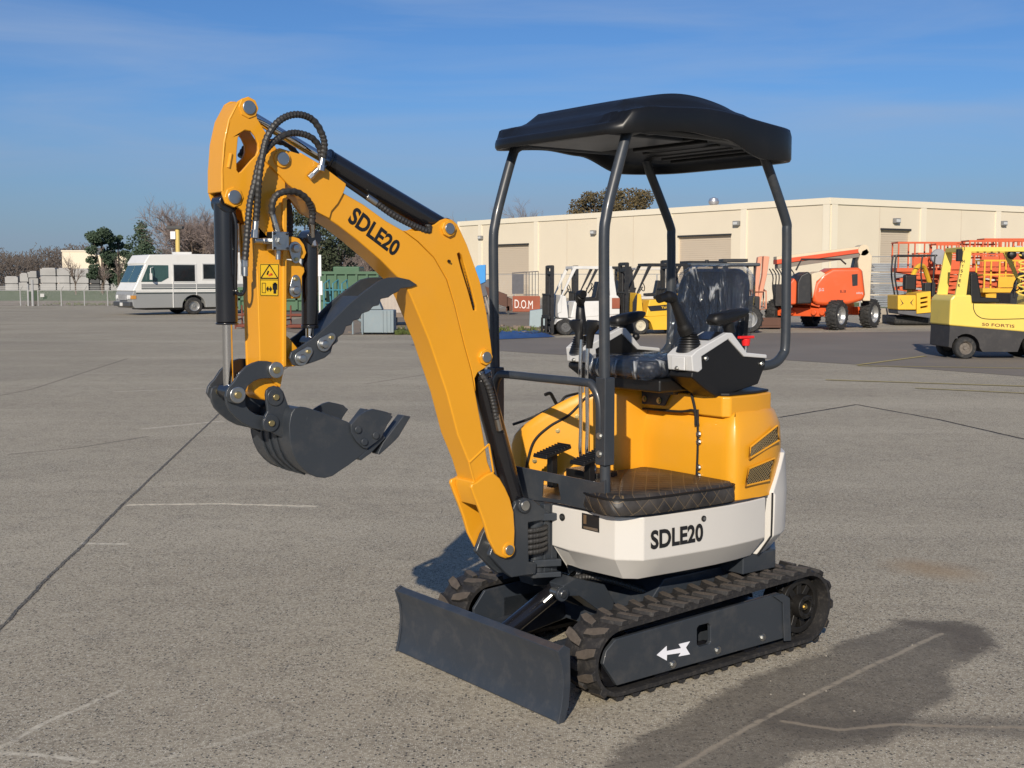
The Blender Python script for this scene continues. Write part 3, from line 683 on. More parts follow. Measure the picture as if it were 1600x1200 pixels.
# rear bracket plates, slotted
brk = [(1.329,1.778),(1.265,1.778),(1.188,1.805),(1.165,1.82),(1.142,1.828),(1.113,1.824),(1.089,1.808),(1.075,1.785),(1.045,1.733),(1.013,1.661),(0.983,1.593),(0.952,1.47),(0.931,1.353),(0.925,1.309),(0.931,1.279),(0.953,1.265),(0.996,1.245),(1.011,1.221),(1.005,1.171),(1.023,1.251),(1.059,1.358),(1.103,1.509),(1.137,1.602),(1.195,1.683),(1.265,1.74)]
slot = [(1.09,1.698),(1.081,1.703),(1.072,1.696),(1.058,1.66),(1.025,1.568),(1.004,1.5),(1.004,1.483),(1.016,1.483),(1.04,1.556),(1.072,1.641)]
for s in (-1, 1):
    a = MB(); a.prism(brk, 'Y', s*.042, s*.054, [slot]); a.build('boom_bracket', YEL, bm_, bevel=.003)
a = MB(); a.prism([(1.072,1.78),(1.048,1.733),(1.013,1.661),(0.983,1.593),(0.952,1.47),(0.937,1.371),(0.952,1.367),(0.983,1.471),(1.013,1.581),(1.043,1.653),(1.072,1.72),(1.101,1.772)], 'Y', -.042, .042); a.build('boom_back_plate', YEL, bm_, bevel=.003)
a = MB(); a.tube(spline([(1.051,0.03,1.714), (1.018,0.03,1.617), (0.991,0.03,1.519), (0.961,0.03,1.395), (0.961,0.03,1.246)], 8), .013, 10, ribs=.012); a.build('boom_hose', HOSE, bm_)
# foot fork
foot = [(1.04,0.819),(1.022,0.822),(0.972,0.847),(0.935,0.856),(0.932,0.848),(0.907,0.828),(0.879,0.787),(0.856,0.744),(0.837,0.686),(0.831,0.608),(0.834,0.541),(0.844,0.514),(0.863,0.504),(0.879,0.504),(0.904,0.515),(0.926,0.531),(0.961,0.594),(0.985,0.666),(1.007,0.718),(1.028,0.763),(1.046,0.805)]
footf = [(0.993,0.788),(0.981,0.8),(0.902,0.776),(0.883,0.742),(0.937,0.728),(0.962,0.699)]
for s in (-1, 1):
    a = MB(); a.prism(foot, 'Y', s*.060, s*.077); a.build('foot_cheek', YEL, bm_, bevel=.006, seg=3)
a = MB(); a.prism([(1.026,0.824),(0.93,0.852),(0.908,0.82),(0.949,0.789),(0.992,0.793),(0.977,0.726),(0.998,0.724),(1.026,0.797)], 'Y', -.0595, .0595); a.build('foot_web', YEL, bm_, bevel=.006)
pq = (0.865,0.08,0.538)
pin(-.085, .088, pq[0], pq[2], .020, STL, .030, bm_)
a = MB(); a.tube([(1.041,0.058,0.899), (0.946,0.058,0.963)], .004, 6); a.tube([(0.946,0.058,0.963), (0.924,0.058,0.85)], .004, 6); a.tube([(1.041,0.058,0.899), (1.014,0.058,0.814)], .004, 6); a.build('weld_bead', YEL, bm_)
pq = (0.963,0.065,1.303)
pin(-.08, .072, pq[0], pq[2], .021, STL, .032, bm_)
pq = (1.134,0.065,1.79); PA = Vector((pq[0], 0, pq[2]))
pin(-.08, .072, pq[0], pq[2], .021, STL, .032, bm_)
pq = (1.82,0.07,2.005)
pin(-.085, .080, pq[0], pq[2], .022, STL, .030, bm_)
tq = [(1.568,0.059,1.804),(1.373,0.059,1.681),(1.34,0.059,1.732),(1.531,0.059,1.859)]
text_quad('SDLE20', tq, .035).build('lettering', DECAL, bo, smooth=0)
bolt((1.133,0.058,1.669), (0, 1, 0), .004, BLK, bo)

def hyd(name, p0, p1, k, rb, rr, parent=None, y0=0):
    """hydraulic cylinder from the rod eye p0 to the barrel eye p1; the barrel covers fraction k of it"""
    p0 = Vector(p0); p1 = Vector(p1)
    e = empty(name); e.parent = parent or EX
    m = p1.lerp(p0, k)
    MB().cyl(p1, m, rb, seg=32).build('barrel', CYL, e, bevel=.004)
    MB().cyl(m, m.lerp(p0, .03 if (m-p0).length > .1 else .2), rb*1.06, seg=32).build('gland', CYL, e, bevel=.003)
    MB().cyl(p0, m, rr, seg=24).build('rod', CHR, e)
    for q, r_ in ((p0, rr*1.55), (p1, rb*.95)): MB().cyl(q+Vector((0, -.036, 0)), q+Vector((0, .036, 0)), r_, seg=24).build('eye', CYL, e, bevel=.003)
    d = (p0-p1).normalized(); sd = Vector((d.z, 0, -d.x))
    if sd.x < 0: sd = -sd
    return e, d, sd
# arm cylinder
q0 = (1.931,0.06,2.164); q0 = (q0[0], 0, q0[2]); q1 = (1.124,0,1.793)
ac, d, sd = hyd('arm_cylinder', q0, q1, .60, .040, .017)
b0 = Vector(q1).lerp(Vector(q0), .10); b1 = Vector(q1).lerp(Vector(q0), .52); off = Vector((-d.z, 0, d.x)); off = -off if off.z > 0 else off
MB().tube(spline([b0+off*.03+Vector((0, .05, 0)), b0+off*.055+Vector((0, .05, 0)), b0.lerp(b1, .35)+off*.065+Vector((0, .045, 0)), b0.lerp(b1, .6)+off*.055+Vector((0, .035, 0))], 8), .012, ribs=.012).build('hose', HOSE, ac)
MB().cyl(b0.lerp(b1, .6)+off*.055+Vector((0, .035, 0)), b0.lerp(b1, .72)+off*.05+Vector((0, .03, 0)), .013, seg=10).build('hose_fitting', STL, ac, bevel=.002)
MB().cyl(b0.lerp(b1, .70)+off*.055+Vector((0, .03, 0)), b0.lerp(b1, 1.08)+off*.045+Vector((0, .03, 0)), .008, seg=10).build('pipe', CYL, ac)
# boom cylinder
q0 = (0.927,0,1.23); q1 = (0.748,0,0.663)
bc2 = hyd('boom_cylinder', (0.97,0,1.307), (0.767,0,0.679), .86, .043, .022)[0]
MB().tube(spline([(0.969,0.04,1.235), (0.953,0.06,1.198), (0.928,0.06,1.134), (0.906,0.055,1.057)], 8), .012, ribs=.012).build('hose', HOSE, bc2)
MB().cyl((0.909,0.055,1.075), (0.889,0.05,1.013), .013, seg=10).build('hose_fitting', STL, bc2)

# ---- arm (dipper)
am = empty('dipper_arm'); am.parent = EX
plate = [(1.97,2.184),(1.951,2.196),(1.931,2.198),(1.915,2.193),(1.904,2.171),(1.902,2.134),(1.879,2.1),(1.85,2.06),(1.81,2.013),(1.801,1.978),(1.803,1.896),(1.807,1.68),(1.813,1.31),(1.826,1.266),(1.834,1.231),(1.853,1.246),(1.907,1.292),(1.909,1.324),(1.914,1.626),(1.923,1.679),(1.927,1.791),(1.946,1.784),(1.955,1.795),(1.961,1.826),(1.986,1.844),(2.02,1.849),(2.032,1.882),(2.033,1.958),(2.022,2.048),(2.002,2.124)]
win = [(1.972,2.066),(1.963,2.081),(1.947,2.091),(1.926,2.09),(1.912,2.076),(1.901,2.052),(1.902,2.029),(1.909,2.012),(1.928,1.994),(1.963,1.956),(1.972,1.951),(1.979,1.959),(1.978,2.013)]
for s in (-1, 1):
    a = MB(); a.prism(plate, 'Y', s*.044, s*.056, [win]); a.build('arm_side_plate', YEL, am, bevel=.003)
a = MB(); a.prism([(1.97,2.184),(1.961,2.181),(1.994,2.12),(2.011,2.049),(2.022,1.959),(2.021,1.886),(2.035,1.886),(2.033,1.958),(2.024,2.048),(2.005,2.123)], 'Y', -.056, .056); a.build('arm_front_plate', YEL, am, bevel=.004)
a = MB(); a.prism([(1.923,1.791),(1.805,1.795),(1.813,1.31),(1.827,1.244),(1.903,1.248),(1.906,1.324),(1.914,1.626)], 'Y', -.052, .052); ab = a.build('arm_box', YEL, am, bevel=.006)
a = MB(); a.prism([(1.817,1.895),(1.8,1.896),(1.813,1.305),(1.828,1.299)], 'Y', .05, .064); a.build('arm_edge_bar', YEL, am, bevel=.004)
a = MB(); a.prism([(1.928,1.282),(1.829,1.278),(1.839,1.228),(1.869,1.186),(1.904,1.196),(1.932,1.224)], 'Y', -.050, .050); a.build('arm_tip', YEL, am, bevel=.008, seg=3)
a = MB(); a.tube([(1.999,0.056,2.012), (2.009,0.056,1.966)], .006, 8); a.build('weld_bead', YEL, am)
for u, v in ((388, 168), (366, 308)):
    pass
pq = (1.934,0.06,2.166); pin(-.075, .066, pq[0], pq[2], .023, STL, .036, am)
pq = (1.992,0.06,1.871); pin(-.075, .066, pq[0], pq[2], .023, STL, .034, am)
# thumb brackets
for sg in (-1, 1):
    a = MB(); a.prism([(1.803,1.67),(1.745,1.662),(1.725,1.642),(1.723,1.627),(1.733,1.611),(1.734,1.567),(1.742,1.536),(1.806,1.534)], 'Y', sg*.035, sg*.023); a.build('thumb_bracket', YEL, am, bevel=.003)
    a = MB(); a.prism([(1.802,1.746),(1.765,1.747),(1.741,1.741),(1.724,1.721),(1.715,1.693),(1.725,1.672),(1.803,1.671)], 'Y', sg*.035, sg*.023); a.build('thumb_bracket', YEL, am, bevel=.003)
a = MB(); a.prism([(1.813,1.423),(1.784,1.4),(1.75,1.361),(1.741,1.327),(1.761,1.301),(1.815,1.299)], 'Y', -.03, .03); a.build('thumb_bracket', YEL, am, bevel=.003)
def clamp_plate(c0, c1, y, parent, r0=.024, r1=.015):
    """drop-shaped zinc pin keeper"""
    c0 = Vector(c0); c1 = Vector(c1); d = c1-c0; a0 = math.atan2(d.z, d.x)
    pts = [(c0.x+r0*math.cos(a0+R(75)+R(210)*i/12), c0.z+r0*math.sin(a0+R(75)+R(210)*i/12)) for i in range(13)] + [(c1.x+r1*math.cos(a0-R(75)+R(150)*i/8), c1.z+r1*math.sin(a0-R(75)+R(150)*i/8)) for i in range(9)]
    o = MB().prism(pts, 'Y', y, y+.006).build('pin_keeper', STL, parent, bevel=.002)
    MB().lathe([(.015, 0), (.015, .008), (.012, .012), (.002, .013)], (c0.x, y+.006, c0.z), 'Y', 20).build('pin_head', STL, o)
    MB().cyl((c1.x, y+.006, c1.z), (c1.x, y+.013, c1.z), .007, seg=6).build('keeper_bolt', BRS, o)
clamp_plate((1.762,0.04,1.707), (1.76,0.04,1.67), .036, am)
clamp_plate((1.764,0.04,1.563), (1.761,0.04,1.602), .036, am)
# bucket cylinder
hy, d, sd = hyd('bucket_cylinder', (1.999,0,1.224), (1.999,0,1.853), .63, .036, .017)
q = (1.975,0.02,1.785)
MB().tube(spline([(1.984,0.03,1.822), (1.978,0.035,1.795), (1.976,0.035,1.742), (1.98,0.03,1.594), (1.978,0.03,1.562), (1.974,0.045,1.551), (1.962,0.05,1.555), (1.957,0.055,1.577), (1.961,0.06,1.619)], 6), .0065, 10).build('pipe', CYL, hy)
# manifold block and fittings
mf = MB(); fq = (1.85,0.062,1.729)
mf.box((fq[0], .085, fq[2]), (.062, .045, .062)); mo = mf.build('valve_block', STL, am, bevel=.003)
bolt((fq[0], .1075, fq[2]), (0, 1, 0), .013, STL, mo)
for dx in (-.024, .024):
    for dz in (-.024, .024): bolt((fq[0]+dx, .1075, fq[2]+dz), (0, 1, 0), .003, CYL, mo)
def fitting(p0, p1, r=.010, name='hose_fitting', parent=None):
    p0 = Vector(p0); p1 = Vector(p1); m = MB(); m.cyl(p0, p0.lerp(p1, .45), r*1.25, seg=6); m.cyl(p0.lerp(p1, .4), p1, r, seg=12); return m.build(name, STL, parent or am, bevel=.001)
fitting((fq[0], .085, fq[2]+.03), (1.869,0.085,1.822))
fitting((fq[0], .085, fq[2]-.03), (fq[0], .085, fq[2]-.062), .009)
fitting((fq[0]+.03, .085, fq[2]), (fq[0]+.085, .085, fq[2]), .009)
fitting((1.934,0.085,1.737), (1.928,0.085,1.799), .011)
fitting((1.97,0.085,1.667), (1.971,0.085,1.611), .010)
def hose(uvs, r=.0115, parent=None): return MB().tube(spline(uvs, 8), r, 10, ribs=.0125).build('hydraulic_hose', HOSE, parent or am)
hose([(1.93,0.09,1.796), (1.93,0.1,1.85), (1.931,0.115,1.918), (1.921,0.12,1.991), (1.903,0.12,2.059), (1.87,0.12,2.109), (1.825,0.115,2.14), (1.774,0.11,2.151), (1.723,0.1,2.141), (1.689,0.095,2.108), (1.67,0.09,2.062), (1.673,0.08,2.011)])
hose([(1.972,0.09,1.665), (1.966,0.095,1.741), (1.957,0.1,1.845), (1.94,0.105,1.918), (1.925,0.11,1.981), (1.901,0.11,2.024), (1.863,0.105,2.059), (1.82,0.1,2.083), (1.772,0.09,2.092), (1.721,0.085,2.083), (1.684,0.075,2.056), (1.672,0.07,2.014)], .011)
hose([(1.903,-0.08,2.018), (1.876,-0.085,2.057), (1.84,-0.085,2.073), (1.779,-0.085,2.079), (1.732,-0.08,2.075), (1.695,-0.08,2.051), (1.683,-0.08,2.03)], .010)
hose([(1.871,0.088,1.819), (1.871,0.095,1.857), (1.855,0.1,1.883), (1.819,0.1,1.895), (1.773,0.09,1.893), (1.734,0.08,1.872), (1.704,0.06,1.835), (1.702,0.05,1.791)])
hose([(1.754,-0.03,1.877), (1.745,-0.03,1.837), (1.743,-0.03,1.793), (1.752,-0.02,1.744)])
fitting((1.686,0.09,1.969), (1.676,0.085,2.013), .011); fitting((1.723,0.075,1.946), (1.693,0.085,1.977), .010)
fitting((1.702,0.05,1.794), (1.689,0.03,1.748), .009)

# thumb cylinder
tcy = hyd('thumb_cylinder', (1.689,0,1.38), (1.683,0,1.745), .83, .029, .015)[0]
MB().cyl((1.681,0.02,1.744), (1.683,0.035,1.713), .012, seg=8).build('port', STL, tcy)
a = MB(); a.prism([(1.762,1.748),(1.705,1.749),(1.642,1.759),(1.658,1.728),(1.718,1.718),(1.755,1.726)], 'Y', -.045, -.033); a.build('cylinder_ear', GRY, tcy, bevel=.003)
# thumb
th = empty('bucket_thumb'); th.parent = EX
tp = [(1.803,1.332),(1.796,1.353),(1.769,1.365),(1.696,1.407),(1.645,1.448),(1.567,1.514),(1.502,1.559),(1.435,1.6),(1.399,1.608),(1.361,1.609),(1.312,1.6),(1.278,1.581),(1.309,1.572),(1.351,1.568),(1.362,1.556),(1.386,1.547),(1.403,1.536),(1.435,1.531),(1.444,1.508),(1.468,1.504),(1.484,1.488),(1.513,1.48),(1.526,1.46),(1.55,1.455),(1.558,1.44),(1.579,1.436),(1.59,1.411),(1.613,1.398),(1.613,1.383),(1.634,1.37),(1.642,1.345),(1.665,1.328),(1.71,1.315),(1.76,1.303),(1.789,1.307)]
for y0, y1 in ((.055, .067), (-.085, -.073)):
    a = MB(); a.prism(tp, 'Y', y0, y1); a.build('thumb_plate', GRY, th, bevel=.003)
a = MB(); a.prism([(1.704,1.369),(1.684,1.391),(1.516,1.543),(1.5,1.533),(1.648,1.395),(1.684,1.357)], 'Y', -.074, .056); a.build('thumb_web', GRY, th, bevel=.003)
clamp_plate((1.761,0.068,1.33), (1.734,0.068,1.353), .068, th, .026, .017)
clamp_plate((1.673,0.068,1.376), (1.643,0.068,1.399), .068, th, .026, .017)
# links
lk1 = [(1.841,1.297),(1.845,1.31),(1.864,1.32),(1.895,1.327),(1.923,1.329),(1.947,1.323),(1.97,1.313),(1.996,1.291),(2.017,1.262),(2.033,1.248),(2.042,1.234),(2.045,1.215),(2.034,1.197),(2.014,1.19),(1.991,1.195),(1.977,1.211),(1.974,1.232),(1.964,1.249),(1.945,1.261),(1.924,1.268),(1.901,1.269),(1.88,1.268),(1.856,1.269)]
for y0, y1 in ((.068, .082), (-.082, -.068)):
    a = MB(); a.prism(lk1, 'Y', y0, y1); a.build('tipping_link', GRY, EX, bevel=.003)
lk2 = [(2.035,1.233),(2.04,1.214),(2.036,1.188),(2.026,1.166),(2.005,1.143),(1.978,1.12),(1.946,1.102),(1.916,1.093),(1.885,1.086),(1.856,1.095),(1.856,1.119),(1.872,1.138),(1.903,1.14),(1.931,1.147),(1.954,1.163),(1.968,1.181),(1.972,1.21),(1.987,1.232),(2.017,1.242)]
for y0, y1 in ((.052, .066), (-.066, -.052)):
    a = MB(); a.prism(lk2, 'Y', y0, y1); a.build('bucket_link', GRY, EX, bevel=.003)
for u, v, yy, r, fl in ((431, 578, .095, .018, .027), (371, 617, .095, .018, .027), (429, 620, .095, .016, .027), (422, 661, .095, .016, .027)):
    pass
for q_ in [(1.866,0.088,1.296),(2.008,0.088,1.22)]: pin(-.10, .100, q_[0], q_[2], .012, BRS, .028, EX, STL)
for q_ in [(1.873,0.088,1.205),(1.891,0.088,1.118)]: pin(-.11, .104, q_[0], q_[2], .011, BRS, .030, EX, GRY)

# ---- bucket
bk = empty('digging_bucket'); bk.parent = EX
ear = [(1.907,1.214),(1.904,1.229),(1.892,1.239),(1.873,1.243),(1.854,1.237),(1.84,1.221),(1.824,1.176),(1.805,1.153),(1.763,1.155),(1.752,1.121),(1.782,1.094),(1.821,1.049),(1.886,1.085),(1.909,1.099),(1.918,1.12),(1.911,1.143),(1.901,1.157)]
for y0, y1 in ((.078, .092), (-.092, -.078)):
    a = MB(); a.prism(ear, 'Y', y0, y1); a.build('bucket_ear', GRY, bk, bevel=.004)
sd_ = [(1.841,1.154),(1.829,1.169),(1.807,1.173),(1.788,1.17),(1.735,1.151),(1.673,1.127),(1.627,1.109),(1.602,1.091),(1.569,1.057),(1.541,1.011),(1.549,1.001),(1.586,0.977),(1.624,0.956),(1.663,0.937),(1.688,0.924),(1.718,0.92),(1.75,0.926),(1.777,0.939),(1.801,0.959),(1.825,0.988),(1.841,1.022),(1.85,1.058),(1.852,1.112),(1.846,1.14)]
for y0, y1 in ((.140, .150), (-.150, -.140)):
    a = MB(); a.prism(sd_, 'Y', y0, y1); a.build('bucket_side', GRY, bk, bevel=.003)
# curved back sheet between the sides, open at the front
path = [(1.807,1.171),(1.829,1.167),(1.84,1.154),(1.846,1.133),(1.849,1.096),(1.848,1.057),(1.839,1.022),(1.823,0.988),(1.799,0.961),(1.775,0.941),(1.748,0.928),(1.718,0.922),(1.691,0.926),(1.663,0.939),(1.624,0.958),(1.586,0.979),(1.549,1.003)]
q = MB(); cx = sum(p[0] for p in path)/len(path); cz = sum(p[1] for p in path)/len(path)
rows = []
for i, p in enumerate(path):
    a = Vector(path[max(0, i-1)]); b = Vector(path[min(len(path)-1, i+1)]); t = (b-a).normalized(); n = Vector((-t.y, t.x))
    if n.dot(Vector((cx-p[0], cz-p[1]))) < 0: n = -n
    rows.append([(p[0], -.141, p[1]), (p[0], .141, p[1]), (p[0]+n.x*.008, .141, p[1]+n.y*.008), (p[0]+n.x*.008, -.141, p[1]+n.y*.008)])
q.loft(rows); q.build('bucket_shell', GRY, bk, smooth=50)
for y in (-.055, .055, .0):
    q = MB(); q.tube([(p[0]+.003*(-1 if p[0] < cx else 1), y, p[1]-.003) for p in path[3:11]], .004, 6); q.build('weld_seam', GRY, bk)
MB().cyl((1.729,0,1.118), (1.803,0.14,1.136), .022, seg=20).build('cross_tube', GRY, bk)
cut = [(1.621,1.098),(1.59,1.127),(1.556,1.143),(1.53,1.148),(1.501,1.141),(1.469,1.132),(1.459,1.122),(1.448,1.115),(1.472,1.087),(1.497,1.043),(1.518,1.029),(1.557,1.009),(1.573,1.013),(1.601,1.04),(1.619,1.071)]
for y0, y1 in ((.150, .162), (-.162, -.150)):
    c_ = MB(); c_.prism(cut, 'Y', y0, y1); co = c_.build('side_cutter', GRY, bk, bevel=.003)
    for q_ in [(1.595,0.16,1.08),(1.523,0.16,1.054),(1.57,0.16,1.035)]: 
        s = 1 if y0 > 0 else -1
        MB().cyl((q_[0], s*.162, q_[2]), (q_[0], s*.170, q_[2]), .013, seg=16).build('cutter_bolt', GRY, co, bevel=.003)
lipm = MB(); 
la = (1.554,0.15,1.001); lb = (1.461,0.15,1.071)
lipm.prism([(1.586,0.977),(1.549,1.003),(1.48,1.05),(1.472,1.04),(1.533,0.99),(1.575,0.967)], 'Y', -.15, .15); lipm.build('cutting_edge', GRY, bk, bevel=.003)
for y in (-.140, 0., .125):
    t_ = MB(); t_.prism([(1.505,0.985),(1.481,1.024),(1.393,1.115),(1.363,1.108),(1.416,1.037),(1.449,1.012),(1.497,0.98)], 'Y', y-.022, y+.022); t_.build('bucket_tooth', GRY, bk, bevel=.003)

# warning label on the arm: frame, triangle, box, arrow, figure
wl = MB(); wq = [(1.904,0.058,1.653),(1.833,0.058,1.654),(1.837,0.058,1.544),(1.906,0.058,1.546)]
def WL(u, v, y=0.): 
    q = [Vector(p) for p in wq]; p = q[3].lerp(q[2], u).lerp(q[0].lerp(q[1], u), v); return (p.x, .0572+y, p.z)
wl.add([WL(0, 0), WL(1, 0), WL(1, 1), WL(0, 1)], [(0, 1, 2, 3)]); wo = wl.build('warning_label', YDECAL, am, smooth=0)
g = MB()
def ln_(u0, v0, u1, v1, w=.004): 
    a = Vector(WL(u0, v0, .0012)); b = Vector(WL(u1, v1, .0012)); d = (b-a).normalized(); n = Vector((-d.z, 0, d.x))*w/2; g.add([a-n, b-n, b+n, a+n], [(0, 1, 2, 3)])
for e in ((.05, .55, .95, .55), (.05, .55, .5, .97), (.95, .55, .5, .97)): ln_(*e, .0035)
for e in ((.03, .02, .97, .02), (.03, .98, .97, .98), (.03, .02, .03, .98), (.97, .02, .97, .98), (.03, .5, .97, .5), (.12, .1, .12, .4), (.30, .1, .30, .4), (.12, .1, .30, .1), (.12, .4, .30, .4)): ln_(*e, .0015)
ln_(.36, .22, .62, .22, .005)
for s in ((.36, .44, 1), (.62, .54, -1)): ln_(s[0], .22, s[1], .29, .004); ln_(s[0], .22, s[1], .15, .004)
ln_(.80, .08, .80, .42, .010); ln_(.70, .20, .70, .38, .003); ln_(.90, .20, .90, .38, .003); ln_(.70, .36, .90, .36, .006)
ln_(.38, .66, .45, .78, .005); ln_(.45, .78, .38, .66, .004)
g.build('pictogram', DECAL, wo, smooth=0)
g = MB(); ln_(.45, .64, .66, .68, .006); ln_(.55, .70, .66, .66, .005); g.build('pictogram', mat('orange_print', (.75, .12, .03), .5), wo, smooth=0)

# ------------------------------------------------------------------ camera, light, sky
cam = bpy.data.cameras.new('camera'); co_ = bpy.data.objects.new('camera', cam); col.objects.link(co_)
co_.location = (0, 0, 1.6); co_.rotation_euler = (PI/2-0.08626, 0, 0)
cam.sensor_width = 36; cam.lens = 36*1885/1600; cam.clip_start = .05; cam.clip_end = 3000
scn.camera = co_
AZ, EL = R(11), R(25.5)
ts = Vector((-math.sin(AZ)*math.cos(EL), -math.cos(AZ)*math.cos(EL), math.sin(EL)))
sl = bpy.data.lights.new('sun', 'SUN'); sl.energy = 4.9; sl.angle = R(.5); sl.color = (1., .90, .76)
so_ = bpy.data.objects.new('sun', sl); col.objects.link(so_); so_.rotation_euler = ts.to_track_quat('Z', 'Y').to_euler()
w = bpy.data.worlds.new('World'); scn.world = w; w.use_nodes = True
nt = w.node_tree; N = nt.nodes; Lk = nt.links
bg = N['Background']; sky = N.new('ShaderNodeTexSky'); sky.sky_type = 'NISHITA'; sky.sun_disc = False
sky.sun_elevation = EL; sky.sun_rotation = math.atan2(ts.x, ts.y); sky.air_density = 1.0; sky.dust_density = .3; sky.ozone_density = 5.0
tc = N.new('ShaderNodeTexCoord'); sxyz = N.new('ShaderNodeSeparateXYZ'); Lk.new(tc.outputs['Generated'], sxyz.inputs[0])
# thin cirrus high up: noise stretched along its drift
mp = N.new('ShaderNodeMapping'); mp.inputs['Scale'].default_value = (1.2, 5, 16); mp.inputs['Rotation'].default_value = (0, R(-12), R(8)); Lk.new(tc.outputs['Generated'], mp.inputs[0])
cn = N.new('ShaderNodeTexNoise'); cn.inputs['Scale'].default_value = 1.6; cn.inputs['Detail'].default_value = 9; cn.inputs['Roughness'].default_value = .55; cn.inputs['Distortion'].default_value = .4; Lk.new(mp.outputs[0], cn.inputs['Vector'])
cr_ = N.new('ShaderNodeMapRange'); cr_.inputs[1].default_value = .40; cr_.inputs[2].default_value = .80; cr_.inputs[4].default_value = .55; Lk.new(cn.outputs[0], cr_.inputs[0])
mx = N.new('ShaderNodeMix'); mx.data_type = 'RGBA'; Lk.new(cr_.outputs[0], mx.inputs[0]); tn = N.new('ShaderNodeMix'); tn.data_type = 'RGBA'; tn.blend_type = 'MULTIPLY'; tn.inputs[0].default_value = 1; tn.inputs[7].default_value = (.50, .68, .90, 1); Lk.new(sky.outputs[0], tn.inputs[6]); Lk.new(tn.outputs[2], mx.inputs[6]); mx.inputs[7].default_value = (3.4, 4.4, 6.2, 1)
hz = N.new('ShaderNodeMapRange'); hz.interpolation_type = 'SMOOTHSTEP'; hz.inputs[1].default_value = -.02; hz.inputs[2].default_value = .17; hz.inputs[3].default_value = .80; hz.inputs[4].default_value = 0.; Lk.new(sxyz.outputs[2], hz.inputs[0])
mh = N.new('ShaderNodeMix'); mh.data_type = 'RGBA'; Lk.new(hz.outputs[0], mh.inputs[0]); Lk.new(mx.outputs[2], mh.inputs[6]); mh.inputs[7].default_value = (2.25, 2.80, 3.75, 1)
Lk.new(mh.outputs[2], bg.inputs[0]); bg.inputs[1].default_value = .10
scn.view_settings.view_transform = 'Standard'; scn.view_settings.look = 'None'; scn.view_settings.exposure = 0.; scn.view_settings.gamma = 1.
scn.render.engine = 'CYCLES'

